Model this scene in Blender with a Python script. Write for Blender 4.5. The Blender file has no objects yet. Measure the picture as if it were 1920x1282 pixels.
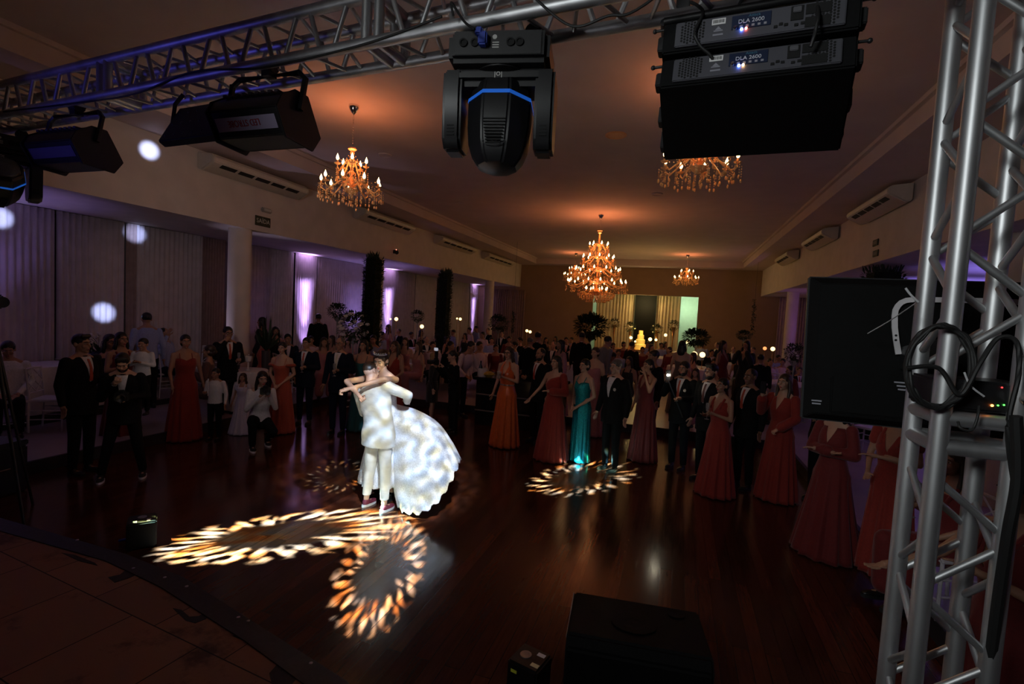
import bpy, bmesh, math, random
import numpy as np
from math import sin, cos, pi, radians, atan2, sqrt, hypot
from mathutils import Vector, Matrix, Euler

SC = bpy.context.scene
COL = SC.collection
RND = random.Random(7)
V3 = Vector

# ------------------------------------------------------------------ camera
FOC = 950.0                       # focal length in pixels of the 1920 wide frame
ROLL, PITCH, YAW = radians(3.15), math.atan(56.9 / 950), radians(18.006)
CAM = V3((0, 0, 2.27))
_f0 = V3((-sin(YAW), cos(YAW), 0)); _r0 = V3((cos(YAW), sin(YAW), 0)); _u0 = V3((0, 0, 1))
FW = cos(PITCH) * _f0 - sin(PITCH) * _u0
_up = cos(PITCH) * _u0 + sin(PITCH) * _f0
RT = cos(ROLL) * _r0 + sin(ROLL) * _up
UP = cos(ROLL) * _up - sin(ROLL) * _r0
cd = bpy.data.cameras.new('camera'); cam = bpy.data.objects.new('camera', cd); COL.objects.link(cam)
cd.sensor_width = 36; cd.lens = FOC / 1920 * 36; cd.clip_start = 0.05; cd.clip_end = 200
cam.matrix_world = Matrix(((RT.x, UP.x, -FW.x, CAM.x), (RT.y, UP.y, -FW.y, CAM.y), (RT.z, UP.z, -FW.z, CAM.z), (0, 0, 0, 1)))
SC.camera = cam

def ray(px, py): return FW + RT * ((px - 960) / FOC) - UP * ((py - 641) / FOC)
def atz(px, py, z=0.0):
    d = ray(px, py); return CAM + d * ((z - CAM.z) / d.z)
def atx(px, py, x):
    d = ray(px, py); return CAM + d * (x / d.x)
def aty(px, py, y):
    d = ray(px, py); return CAM + d * (y / d.y)
def atd(px, py, Z): return CAM + ray(px, py) * Z
def depth(p): return (V3(p) - CAM).dot(FW)

# ------------------------------------------------------------------ world, exposure
w = bpy.data.worlds.new('world'); SC.world = w; w.use_nodes = True
w.node_tree.nodes['Background'].inputs[0].default_value = (0.64, 0.40, 0.52, 1)
w.node_tree.nodes['Background'].inputs[1].default_value = 0.0058
SC.view_settings.view_transform = 'Standard'; SC.view_settings.look = 'None'
SC.view_settings.gamma = 1.0; SC.view_settings.use_curve_mapping = False
SC.view_settings.exposure = 0.0

# ------------------------------------------------------------------ lamps
def aim(o, tgt):
    o.rotation_euler = (V3(tgt) - o.location).to_track_quat('-Z', 'Y').to_euler()
def lamp(name, kind, loc, power, color, tgt=None, size=0.05, angle=None, blend=0.3, **k):
    d = bpy.data.lights.new(name, kind); d.energy = power; d.color = color
    if kind in ('POINT', 'SPOT'): d.shadow_soft_size = size
    if kind == 'AREA':
        d.size = size; d.shape = k.get('shape', 'SQUARE')
        if 'size_y' in k: d.shape = 'RECTANGLE'; d.size_y = k['size_y']
        if 'spread' in k: d.spread = k['spread']
    if kind == 'SPOT': d.spot_size = angle; d.spot_blend = blend
    o = bpy.data.objects.new(name, d); COL.objects.link(o); o.location = loc
    if tgt is not None: aim(o, tgt)
    return o

def gobo(o, kind, r0=0.05, seed=0.0, stretch=1.0, gap=0.1):
    """a pattern wheel in the lamp: ring of flares or soft dapples, as a moving head projects it"""
    d = o.data; d.use_nodes = True; nt = d.node_tree; N = nt.nodes; L = nt.links
    em = N['Emission']
    tc = N.new('ShaderNodeTexCoord'); sp = N.new('ShaderNodeSeparateXYZ'); L.new(tc.outputs['Normal'], sp.inputs[0])
    def M(op, a, b=None, c=None):
        n = N.new('ShaderNodeMath'); n.operation = op
        for i, x in enumerate((a, b, c)):
            if x is None: continue
            if isinstance(x, (int, float)): n.inputs[i].default_value = x
            else: L.new(x, n.inputs[i])
        return n.outputs[0]
    az = M('ABSOLUTE', sp.outputs[2])
    x = M('DIVIDE', sp.outputs[0], az); y = M('DIVIDE', M('DIVIDE', sp.outputs[1], az), stretch)
    cb = N.new('ShaderNodeCombineXYZ'); L.new(x, cb.inputs[0]); L.new(y, cb.inputs[1]); cb.inputs[2].default_value = seed
    if kind == 'ring':
        r = M('SQRT', M('ADD', M('MULTIPLY', x, x), M('MULTIPLY', y, y)))
        a = M('ARCTAN2', y, x)
        cv = N.new('ShaderNodeCombineXYZ')
        L.new(M('MULTIPLY', a, 3.5), cv.inputs[0]); L.new(M('MULTIPLY', r, 1.6 / r0), cv.inputs[1]); cv.inputs[2].default_value = seed
        no = N.new('ShaderNodeTexNoise'); no.inputs['Scale'].default_value = 1.3; no.inputs['Detail'].default_value = 2; L.new(cv.outputs[0], no.inputs['Vector'])
        rr = M('ADD', r, M('MULTIPLY', M('SUBTRACT', no.outputs['Fac'], 0.5), r0 * 0.7))
        band = M('MAXIMUM', M('SUBTRACT', 1.0, M('DIVIDE', M('ABSOLUTE', M('SUBTRACT', rr, r0)), r0 * 0.36)), 0.0)
        d1 = M('MULTIPLY', M('SINE', M('ADD', M('MULTIPLY', a, 26.0), M('MULTIPLY', no.outputs['Fac'], 11.0))), 0.75)
        d2 = M('MULTIPLY', M('SINE', M('ADD', M('MULTIPLY', a, 15.0), M('DIVIDE', r, r0 * 0.085))), 0.6)
        dots = M('MAXIMUM', M('ADD', M('ADD', d1, d2), M('MULTIPLY', M('SUBTRACT', no.outputs['Fac'], 0.36 + gap), 4.0)), 0.0)
        inner = M('MULTIPLY', M('LESS_THAN', r, r0 * 0.8), 0.010)
        s = M('ADD', M('MULTIPLY', M('POWER', band, 0.9), dots), inner)
    else:
        no = N.new('ShaderNodeTexNoise'); no.inputs['Scale'].default_value = 34; no.inputs['Detail'].default_value = 1; L.new(cb.outputs[0], no.inputs['Vector'])
        s = M('ADD', 0.55, M('MULTIPLY', M('POWER', M('MAXIMUM', M('MULTIPLY', M('SUBTRACT', no.outputs['Fac'], 0.36), 3.4), 0.0), 1.5), 1.5))
    n2 = N.new('ShaderNodeTexNoise'); n2.inputs['Scale'].default_value = 24 if kind == 'ring' else 30; n2.inputs['Detail'].default_value = 1; L.new(cb.outputs[0], n2.inputs['Vector'])
    rp = N.new('ShaderNodeValToRGB'); L.new(n2.outputs['Fac'], rp.inputs[0])
    e = rp.color_ramp.elements
    if kind == 'ring':
        e[0].position, e[0].color = 0.38, (0.95, 0.42, 0.12, 1); e[1].position, e[1].color = 0.66, (0.62, 0.78, 1, 1)
        m = rp.color_ramp.elements.new(0.5); m.color = (1, 0.86, 0.62, 1)
    else:
        e[0].position, e[0].color = 0.36, (1, 0.9, 0.55, 1); e[1].position, e[1].color = 0.62, (0.62, 0.78, 1, 1)
        m = rp.color_ramp.elements.new(0.48); m.color = (0.93, 0.96, 1, 1)
    L.new(rp.outputs[0], em.inputs['Color']); L.new(s, em.inputs['Strength'])
    return o

# beams of the moving heads landing round the couple
gobo(lamp('gobo_beam', 'SPOT', (-3.4, 2.15, 3.2), 240000, (.38, .88, 1), (-1.15, 6.95, 0), .015, radians(13), .15), 'ring', 0.068, 1.0, 1.0, .17)
gobo(lamp('gobo_beam', 'SPOT', (-2.3, 2.05, 3.2), 50000, (.40, .88, 1), (-4.05, 5.5, 0), .015, radians(13), .15), 'ring', 0.066, 2.3, 1.0, .30)
gobo(lamp('gobo_beam', 'SPOT', (-5.25, 2.2, 3.15), 150000, (.38, .88, 1), (-3.54, 3.84, 0), .015, radians(38), .15), 'ring', 0.098, 3.1, 1.8, .06)
gobo(lamp('gobo_beam', 'SPOT', (-1.6, 2.15, 3.25), 42000, (.44, .86, 1), (-2.28, 3.72, 0), .015, radians(56), .15), 'ring', 0.078, 4.7, 2.45, .08)
gobo(lamp('follow_spot', 'SPOT', (-1.0, 2.45, 3.05), 620, (0.86, 0.93, 1), (-2.78, 4.75, 0.85), .03, radians(30), .3), 'dapple')
# small round beams that land on the left wall and curtains
for k, (px, py, X) in enumerate([(280, 282, -7.93), (255, 436, -10.1), (197, 584, -10.1), (3, 406, -10.1)]):
    lamp('pin_beam', 'SPOT', (-1.35, 2.2, 3.28), 9000, (0.48, 0.58, 1), atx(px, py, X), .02, radians(2.5), .9)
# wall washers standing along the left curtains
for k, (px, pw) in enumerate([(578, 60), (733, 50), (893, 40)]):
    p = atx(px, 560, -10.1)
    for zt_, an_, f_ in ((3.35, 14, 60), (2.6, 24, 20), (1.5, 34, 2)):
        lamp('curtain_uplight', 'SPOT', (-9.80, p.y, 0.45), pw * f_, (0.58, 0.38, 1), (-10.22, p.y, zt_), .02, radians(an_), 1.0)
for y in (4.2, 7.4, 10.0, 14.3):
    lamp('aisle_uplight', 'SPOT', (-9.5, y, 0.7), 110, (0.42, 0.30, 1), (-9.85, y, 3.5), .08, radians(86), 1.0)
lamp('wall_wash', 'SPOT', (-4.0, 2.7, 3.3), 60, (1, .85, .82), (-7.93, 9.0, 4.1), .1, radians(75), 1.0)
lamp('column_uplight', 'SPOT', (-9.1, 6.9, 0.35), 70, (0.78, 0.66, 1), (-8.2, 7.7, 2.3), .05, radians(42), .9)
for y in (8.0, 11.5, 15.5):
    lamp('aisle_uplight', 'SPOT', (6.3, y, 0.8), 520, (0.26, 0.20, 1), (6.3, y, 3.5), .08, radians(80), 1.0)
lamp('aisle_uplight', 'SPOT', (4.9, 19.0, 0.8), 40, (0.62, 0.22, 0.9), (4.2, 21, 3.5), .08, radians(90), 1.0)
# warm set lights of the sweets table room behind the back wall
lamp('table_light', 'POINT', (-1.2, 21.2, 2.9), 40, (1, 0.66, 0.2), size=.2)
lamp('table_light', 'POINT', (-1.6, 25.4, 3.0), 36, (1, 0.72, 0.3), size=.1)
lamp('side_room_light', 'POINT', (0.3, 27.2, 2.9), 45, (0.72, 1, 0.72), size=.2)
lamp('side_room_light', 'POINT', (-3.6, 26.6, 2.9), 22, (0.8, 1, 0.75), size=.2)
# added fill for bounce onto the guests, and low work light on the stage
lamp('guest_fill', 'AREA', (-3.4, 2.6, 3.1), 7, (1, 0.82, 0.78), (-4.0, 9, 1.0), 1.2, spread=radians(140))
lamp('blue_wash', 'SPOT', (-4.2, 0.6, 2.6), 21, (0.14, 0.13, 1), (-3.3, 2.1, 3.62), .1, radians(60), .8)
lamp('work_light', 'AREA', (-1.6, -1.6, 3.6), 13, (0.9, 0.95, 0.95), (1.0, 2.1, 2.4), 0.8, spread=radians(80))
lamp('truss_fill', 'SPOT', (-2.6, -0.6, 2.2), 26, (0.95, 0.95, 1), (-.8, 2.0, 3.5), .15, radians(46), .9)  # unseen spot added to brighten the middle of the truss

# ------------------------------------------------------------------ mesh helpers
class MB:
    def __init__(s): s.v = []; s.f = []
    def add(s, vs, fs, M=None):
        o = len(s.v)
        for p in vs:
            p = V3(p); s.v.append(M @ p if M is not None else p)
        s.f += [tuple(i + o for i in f) for f in fs]; return s
    def box(s, c, d, M=None):
        x, y, z = d[0] / 2, d[1] / 2, d[2] / 2; c = V3(c)
        vs = [c + V3((i * x, j * y, k * z)) for k in (-1, 1) for i, j in ((-1, -1), (1, -1), (1, 1), (-1, 1))]
        return s.add(vs, [(3, 2, 1, 0), (4, 5, 6, 7), (0, 1, 5, 4), (1, 2, 6, 5), (2, 3, 7, 6), (3, 0, 4, 7)], M)
    def span(s, a, b): return s.box(((a[0] + b[0]) / 2, (a[1] + b[1]) / 2, (a[2] + b[2]) / 2), (abs(b[0] - a[0]), abs(b[1] - a[1]), abs(b[2] - a[2])))
    def loft(s, rings, cap=True, closed=True):
        o = len(s.v); n = len(rings[0])
        for r in rings: s.v += [V3(p) for p in r]
        m = n if closed else n - 1
        for i in range(len(rings) - 1):
            for j in range(m):
                a = o + i * n + j; b = o + i * n + (j + 1) % n
                s.f.append((a, b, b + n, a + n))
        if cap and closed:
            s.f.append(tuple(o + j for j in reversed(range(n)))); e = o + (len(rings) - 1) * n
            s.f.append(tuple(e + j for j in range(n)))
        return s
    def tube(s, p0, p1, r0, r1=None, n=12): return s.path([p0, p1], [r0, r0 if r1 is None else r1], n)
    def path(s, pts, r, n=8):
        pts = [V3(p) for p in pts]; k = len(pts)
        if isinstance(r, (int, float)): r = [r] * k
        rings = []; ref = None
        for i in range(k):
            t = (pts[min(i + 1, k - 1)] - pts[max(i - 1, 0)]).normalized()
            if ref is None: ref = V3((0, 0, 1)) if abs(t.z) < .9 else V3((1, 0, 0))
            a = t.cross(ref).normalized(); b = t.cross(a).normalized(); ref = -b if False else ref
            rings.append([pts[i] + (a * cos(2 * pi * j / n) + b * sin(2 * pi * j / n)) * r[i] for j in range(n)])
        return s.loft(rings)
    def caps(s, p0, p1, r0, r1, n=12):
        p0, p1 = V3(p0), V3(p1); s.tube(p0, p1, r0, r1, n); s.ell(p0, (r0,) * 3, n, 8); return s.ell(p1, (r1,) * 3, n, 8)
    def ell(s, c, r, nu=14, nv=9, M=None):
        c = V3(c); vs = [c + V3((0, 0, r[2]))]; fs = []
        for i in range(1, nv):
            t = pi * i / nv
            vs += [c + V3((r[0] * sin(t) * cos(2 * pi * j / nu), r[1] * sin(t) * sin(2 * pi * j / nu), r[2] * cos(t))) for j in range(nu)]
        vs.append(c - V3((0, 0, r[2]))); e = len(vs) - 1
        for j in range(nu):
            k = (j + 1) % nu; fs.append((0, 1 + j, 1 + k)); fs.append((e, 1 + (nv - 2) * nu + k, 1 + (nv - 2) * nu + j))
            for i in range(nv - 2):
                a = 1 + i * nu; fs.append((a + j, a + nu + j, a + nu + k, a + k))
        return s.add(vs, fs, M)
    def lathe(s, prof, c=(0, 0, 0), n=24, M=None):
        c = V3(c); o = MB(); o.loft([[c + V3((r * cos(2 * pi * j / n), r * sin(2 * pi * j / n), z)) for j in range(n)] for r, z in prof])
        return s.add(o.v, o.f, M)
    def prism(s, poly, a, b, M=None, axis='x'):
        o = MB()
        mk = {'x': lambda t, p: (t, p[0], p[1]), 'y': lambda t, p: (p[0], t, p[1]), 'z': lambda t, p: (p[0], p[1], t)}[axis]
        o.loft([[mk(a, p) for p in poly], [mk(b, p) for p in poly]]); return s.add(o.v, o.f, M)
    def leaf(s, p, d, up, L, W):
        p, d = V3(p), V3(d).normalized(); a = d.cross(V3(up)); a = a.normalized() if a.length > 1e-4 else V3((1, 0, 0)); n = a.cross(d)
        return s.add([p, p + d * L * .5 + a * W + n * L * .08, p + d * L, p + d * L * .5 - a * W + n * L * .08], [(0, 1, 2), (0, 2, 3)])

def mesh_of(mb, name, smooth=True, angle=40, bevel=0.0, seg=2):
    me = bpy.data.meshes.new(name); me.from_pydata([tuple(p) for p in mb.v], [], mb.f); me.validate()
    bm = bmesh.new(); bm.from_mesh(me); bmesh.ops.recalc_face_normals(bm, faces=bm.faces)
    if bevel:
        ed = [e for e in bm.edges if len(e.link_faces) == 2 and e.calc_face_angle(0) > radians(35)]
        bmesh.ops.bevel(bm, geom=ed, offset=bevel, segments=seg, affect='EDGES', clamp_overlap=True)
    bm.to_mesh(me); bm.free()
    if smooth: me.shade_smooth(); me.set_sharp_from_angle(angle=radians(angle))
    return me
def obj(name, me, mat, parent=None, loc=None):
    o = bpy.data.objects.new(name, me); COL.objects.link(o)
    if mat is not None: me.materials.clear(); me.materials.append(mat)
    if parent is not None: o.parent = parent
    if loc is not None: o.location = loc
    return o
def part(name, mb, mat, parent=None, **k): return obj(name, mesh_of(mb, name, **k), mat, parent)
def tag(o, label, cat, group=None, kind=None):
    o['label'] = label; o['category'] = cat
    if group: o['group'] = group
    if kind: o['kind'] = kind
    return o
def thing(name, label, cat, loc=(0, 0, 0), rz=0.0, group=None, scale=None):
    o = bpy.data.objects.new(name, None); COL.objects.link(o); o.empty_display_size = .1
    o.location = loc; o.rotation_euler = (0, 0, rz)
    if scale: o.scale = (scale,) * 3
    return tag(o, label, cat, group)
def struct(name, mb, mat, **k):
    k.setdefault('smooth', False); o = part(name, mb, mat, **k); o['kind'] = 'structure'; return o
def kids(o): return [c for c in bpy.data.objects if c.parent == o]
def copy_tree(o, parent=None, tree=None):
    c = o.copy(); COL.objects.link(c)
    if parent is not None: c.parent = parent
    for ch in kids(o): copy_tree(ch, c)
    return c
def dup(o, label, loc, rz=None, group=None, scale=None):
    c = copy_tree(o); c.location = loc; c['label'] = label
    if rz is not None: c.rotation_euler = (0, 0, rz)
    if group: c['group'] = group
    if scale: c.scale = (scale,) * 3
    return c
def remesh(mb, voxel, it=2):
    me = bpy.data.meshes.new('tmp'); me.from_pydata([tuple(p) for p in mb.v], [], mb.f)
    bm = bmesh.new(); bm.from_mesh(me); bmesh.ops.recalc_face_normals(bm, faces=bm.faces); bm.to_mesh(me); bm.free()
    o = bpy.data.objects.new('tmp', me); COL.objects.link(o)
    m = o.modifiers.new('r', 'REMESH'); m.mode = 'VOXEL'; m.voxel_size = voxel; m.adaptivity = 0
    if it: q = o.modifiers.new('s', 'SMOOTH'); q.factor = .5; q.iterations = it
    dg = bpy.context.evaluated_depsgraph_get(); ev = o.evaluated_get(dg); em = ev.to_mesh()
    nv = len(em.vertices); co = np.empty(nv * 3); em.vertices.foreach_get('co', co)
    fs = [tuple(p.vertices) for p in em.polygons]; ev.to_mesh_clear()
    bpy.data.objects.remove(o); bpy.data.meshes.remove(me)
    r = MB(); r.v = [V3(p) for p in co.reshape(-1, 3)]; r.f = fs; return r

# ------------------------------------------------------------------ materials (all node based)
MATS = {}
def mat(name, col, rough=.5, metal=0.0, noise=0.0, scale=8.0, bump=0.0, emit=None, es=0.0, spec=.5, trans=0.0, coat=0.0, sub=0.0, sheen=0.0, aniso=None):
    if name in MATS: return MATS[name]
    m = bpy.data.materials.new(name); m.use_nodes = True; nt = m.node_tree; b = nt.nodes['Principled BSDF']
    I = b.inputs
    I['Base Color'].default_value = (*col, 1); I['Roughness'].default_value = rough; I['Metallic'].default_value = metal
    I['Specular IOR Level'].default_value = spec; I['Transmission Weight'].default_value = trans; I['Coat Weight'].default_value = coat
    I['Sheen Weight'].default_value = sheen
    if emit: I['Emission Color'].default_value = (*emit, 1); I['Emission Strength'].default_value = es
    if noise or bump:
        tc = nt.nodes.new('ShaderNodeTexCoord'); mp = nt.nodes.new('ShaderNodeMapping'); nt.links.new(tc.outputs['Object'], mp.inputs[0])
        if aniso: mp.inputs['Scale'].default_value = aniso
        no = nt.nodes.new('ShaderNodeTexNoise'); no.inputs['Scale'].default_value = scale; no.inputs['Detail'].default_value = 3
        nt.links.new(mp.outputs[0], no.inputs['Vector'])
        if noise:
            r = nt.nodes.new('ShaderNodeMapRange'); r.inputs['From Min'].default_value = .3; r.inputs['From Max'].default_value = .7
            r.inputs['To Min'].default_value = 1 - noise; r.inputs['To Max'].default_value = 1 + noise
            nt.links.new(no.outputs['Fac'], r.inputs['Value'])
            mx = nt.nodes.new('ShaderNodeMix'); mx.data_type = 'RGBA'; mx.blend_type = 'MULTIPLY'; mx.inputs['Factor'].default_value = 1
            mx.inputs['A'].default_value = (*col, 1); nt.links.new(r.outputs[0], mx.inputs['B']); nt.links.new(mx.outputs['Result'], I['Base Color'])
        if bump:
            bp = nt.nodes.new('ShaderNodeBump'); bp.inputs['Strength'].default_value = bump; bp.inputs['Distance'].default_value = .01
            nt.links.new(no.outputs['Fac'], bp.inputs['Height']); nt.links.new(bp.outputs[0], I['Normal'])
    MATS[name] = m; return m

def plank_mat():
    m = bpy.data.materials.new('dark_wood_planks'); m.use_nodes = True; nt = m.node_tree; N = nt.nodes; L = nt.links; b = N['Principled BSDF']
    tc = N.new('ShaderNodeTexCoord'); mp = N.new('ShaderNodeMapping'); mp.inputs['Rotation'].default_value = (0, 0, pi / 2); L.new(tc.outputs['Object'], mp.inputs[0])
    br = N.new('ShaderNodeTexBrick'); L.new(mp.outputs[0], br.inputs['Vector'])
    br.inputs['Scale'].default_value = 1; br.inputs['Brick Width'].default_value = 1.9; br.inputs['Row Height'].default_value = .105
    br.inputs['Mortar Size'].default_value = .0025; br.inputs['Mortar Smooth'].default_value = .2
    br.inputs['Color1'].default_value = (.15, .040, .019, 1); br.inputs['Color2'].default_value = (.062, .018, .010, 1); br.inputs['Mortar'].default_value = (.005, .002, .002, 1)
    no = N.new('ShaderNodeTexNoise'); m2 = N.new('ShaderNodeMapping'); m2.inputs['Scale'].default_value = (14, 1.2, 1); L.new(tc.outputs['Object'], m2.inputs[0]); L.new(m2.outputs[0], no.inputs['Vector'])
    no.inputs['Scale'].default_value = 3; no.inputs['Detail'].default_value = 5
    mx = N.new('ShaderNodeMix'); mx.data_type = 'RGBA'; mx.blend_type = 'MULTIPLY'; mx.inputs['Factor'].default_value = .7
    L.new(br.outputs['Color'], mx.inputs['A']); L.new(no.outputs['Fac'], mx.inputs['B']); L.new(mx.outputs['Result'], b.inputs['Base Color'])
    mr = N.new('ShaderNodeMapRange'); mr.inputs['To Min'].default_value = .10; mr.inputs['To Max'].default_value = .24; L.new(no.outputs['Fac'], mr.inputs['Value']); L.new(mr.outputs[0], b.inputs['Roughness'])
    bp = N.new('ShaderNodeBump'); bp.inputs['Strength'].default_value = .10; bp.inputs['Distance'].default_value = .003; b.inputs['Specular IOR Level'].default_value = .4
    ad = N.new('ShaderNodeMath'); ad.operation = 'MULTIPLY_ADD'; L.new(br.outputs['Fac'], ad.inputs[0]); ad.inputs[1].default_value = -1.5; L.new(no.outputs['Fac'], ad.inputs[2])
    L.new(ad.outputs[0], bp.inputs['Height']); L.new(bp.outputs[0], b.inputs['Normal'])
    return m
def board_mat():
    m = bpy.data.materials.new('worn_stage_boards'); m.use_nodes = True; nt = m.node_tree; N = nt.nodes; L = nt.links; b = N['Principled BSDF']
    tc = N.new('ShaderNodeTexCoord'); br = N.new('ShaderNodeTexBrick')
    mp = N.new('ShaderNodeMapping'); mp.inputs['Rotation'].default_value = (0, 0, radians(6)); L.new(tc.outputs['Object'], mp.inputs[0]); L.new(mp.outputs[0], br.inputs['Vector'])
    br.inputs['Scale'].default_value = 1; br.inputs['Brick Width'].default_value = .62; br.inputs['Row Height'].default_value = .62; br.inputs['Mortar Size'].default_value = .004; br.offset = .35
    br.inputs['Color1'].default_value = (.32, .17, .10, 1); br.inputs['Color2'].default_value = (.25, .135, .085, 1); br.inputs['Mortar'].default_value = (.02, .012, .01, 1)
    no = N.new('ShaderNodeTexNoise'); no.inputs['Scale'].default_value = 2.6; no.inputs['Detail'].default_value = 8; no.inputs['Roughness'].default_value = .7; L.new(tc.outputs['Object'], no.inputs['Vector'])
    rp = N.new('ShaderNodeValToRGB'); rp.color_ramp.elements[0].position = .34; rp.color_ramp.elements[0].color = (.12, .1, .1, 1); rp.color_ramp.elements[1].position = .47; L.new(no.outputs['Fac'], rp.inputs[0])
    mx = N.new('ShaderNodeMix'); mx.data_type = 'RGBA'; mx.blend_type = 'MULTIPLY'; mx.inputs['Factor'].default_value = .75
    L.new(br.outputs['Color'], mx.inputs['A']); L.new(rp.outputs[0], mx.inputs['B']); L.new(mx.outputs['Result'], b.inputs['Base Color'])
    b.inputs['Roughness'].default_value = .75
    return m

WHITE = mat('warm_white_plaster', (.62, .55, .50), .8, noise=.06, scale=3, bump=.05)
CEIL = mat('ceiling_plaster', (.56, .44, .42), .85, noise=.05, scale=2)
BLACK = mat('matte_black_metal', (.012, .012, .013), .45, noise=.2, scale=20)
BLACKP = mat('black_plastic', (.008, .008, .009), .4, noise=.15, scale=30)
RUBBER = mat('black_rubber', (.008, .008, .008), .6, noise=.1)
ALU = mat('brushed_aluminium', (.52, .53, .54), .48, .9, noise=.22, scale=9, bump=.06, aniso=(1, 1, .3))
CHROME = mat('chrome', (.7, .68, .66), .15, 1.0, noise=.05)
CURT = mat('sheer_white_curtain', (.60, .54, .56), .9, noise=.08, scale=5, sheen=.2)
CREAM = mat('cream_curtain', (.66, .54, .34), .9, noise=.08, scale=5)
CLOTH = mat('white_tablecloth', (.62, .58, .60), .85, noise=.05, scale=20, bump=.05)
WCHAIR = mat('white_painted_wood', (.62, .58, .62), .45, noise=.05)
LEAF = mat('dark_leaf', (.018, .035, .012), .55, noise=.4, scale=6)
FLOW = mat('white_petal', (.62, .56, .52), .7, noise=.15, scale=30)
GLASS = mat('clear_glass', (.9, .92, .95), .05, trans=.85, noise=.02)
CRYST = mat('amber_crystal', (1, .58, .24), .2, trans=.12, noise=.1, scale=40, spec=.8)
GOLD = mat('gold_metal', (.85, .48, .20), .25, 1.0, noise=.1, scale=30)
BULB = mat('flame_bulb', (1, .8, .5), .4, emit=(1, .62, .26), es=13, noise=.02)
GLOW = mat('candle_glow', (1, .8, .5), .4, emit=(1, .66, .28), es=3.0, noise=.02)
# ------------------------------------------------------------------ the hall
XL, XR, YB = -7.93, 3.45, 25.3         # faces of the beams over the columns, back wall
ZB, ZS, ZC = 3.57, 4.72, 5.0           # beam underside, lower ceiling band, raised ceiling
XCL, XCR = -10.25, 7.6                 # curtain line on the left, outer wall on the right
wood = plank_mat(); boards = board_mat()
TILE = mat('pale_floor_tile', (.30, .25, .27), .35, noise=.12, scale=2.5)
DARKF = mat('dark_step_face', (.02, .016, .016), .6, noise=.2)
struct('floor', MB().span((-7.3, 0.5, -.3), (2.0, 10.3, 0)), wood)
struct('floor_left', MB().span((-9.2, .5, -.3), (-7.3, YB, .15)), TILE)
struct('floor_left_platform', MB().span((-10.9, .5, -.3), (-9.2, YB, .24)), TILE)
struct('floor_right', MB().span((2.0, .5, -.3), (8.0, YB, .15)), TILE)
struct('floor_back', MB().span((-7.3, 10.3, -.3), (2.0, YB + .3, .15)), TILE)
for nm, a, b in (('trim_1', (-7.31, 2.9, 0.0), (-7.27, 10.3, .155)), ('trim_2', (-9.22, 1, .15), (-9.17, YB, .247)), ('trim_3', (1.97, 2.5, 0), (2.02, 10.3, .155)), ('trim_4', (-7.27, 10.26, 0), (1.97, 10.31, .155))):
    struct(nm, MB().span(a, b), DARKF)
# ceiling: raised tray with a lower band round it
struct('ceiling', MB().span((-6.9, -4, ZC), (2.54, 24.4, ZC + .1)), CEIL)
c = MB(); c.span((-8.1, -4, ZS), (-6.9, YB, ZC + .1)); struct('ceiling_left', c, CEIL)
c = MB(); c.span((2.54, -4, ZS), (3.6, YB, ZC + .1)); struct('ceiling_right', c, CEIL)
struct('ceiling_back', MB().span((-6.9, 24.4, ZS), (2.54, YB, ZC + .1)), CEIL)
for nm, a, b in (('trim_5', (-6.9, -4, ZC - .06), (-6.84, 24.4, ZC)), ('trim_6', (2.48, -4, ZC - .06), (2.54, 24.4, ZC)), ('trim_7', (-6.84, 24.34, ZC - .06), (2.48, 24.4, ZC))):
    struct(nm, MB().span(a, b), CEIL)
# walls above the columns, aisles with their own lower ceilings
struct('wall_left', MB().span((XL - .25, -4, ZB), (XL, YB, ZC + .1)), WHITE)
struct('wall_right', MB().span((XR, -4, ZB), (XR + .8, YB, ZC + .1)), WHITE)
struct('ceiling_left_aisle', MB().span((-10.9, -4, ZB + .01), (XL - .25, YB, ZB + .12)), WHITE)
struct('ceiling_right_aisle', MB().span((XR + .8, -4, ZB + .01), (8.0, YB, ZB + .12)), WHITE)
struct('wall_left_outer', MB().span((-10.9, -4, .24), (-10.75, YB, ZB)), mat('mauve_grey_wall_paint', (.35, .3, .33), .8, noise=.05))  # outer wall in a darker mauve grey than the plaster
struct('wall_right_outer', MB().span((XCR, -4, .15), (8.0, YB, ZB)), WHITE)
OX0, OX1, OZ = -4.12, .83, 3.42
b = MB(); b.span((-10.9, YB, 0), (OX0, YB + .2, ZC)); b.span((OX1, YB, 0), (8.0, YB + .2, ZC)); b.span((OX0, YB, OZ), (OX1, YB + .2, ZC))
BACKW = mat('ochre_wall_paint', (.30, .20, .125), .8, noise=.06, scale=2)
struct('wall_back', b, BACKW)
# room of the sweets table seen through the opening
g = mat('pale_green_paint', (.55, .62, .5), .8, noise=.05)
struct('wall_room_back', MB().span((-5.2, 28.2, 0), (2.2, 28.3, 3.7)), g)
struct('wall_room_left', MB().span((-5.2, YB + .2, 0), (-5.1, 28.2, 3.7)), g)
struct('wall_room_right', MB().span((1.3, YB + .2, 0), (1.4, 28.2, 3.7)), g)
struct('ceiling_room', MB().span((-5.2, YB + .2, 3.6), (2.2, 28.3, 3.7)), g)
struct('floor_room', MB().span((-5.2, YB + .2, 0), (2.2, 28.3, .15)), TILE)
struct('door_1', MB().span((1.25, 25.9, .15), (1.31, 26.9, 2.3)), mat('terracotta_door', (.5, .2, .1), .6, noise=.1), bevel=.01)
# round white columns
COLX = -8.12
for i, (x, y) in enumerate([(-8.16, 7.75), (COLX, 12.35), (COLX, 16.8), (COLX, 21.3), (4.0, 7.95), (4.0, 12.35), (4.0, 16.8), (4.0, 21.3)]):
    m = MB(); m.lathe([(.205, .15), (.205, ZB)], (x, y, 0), 32); struct('column_%d' % (i + 1), m, WHITE, smooth=True)
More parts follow.
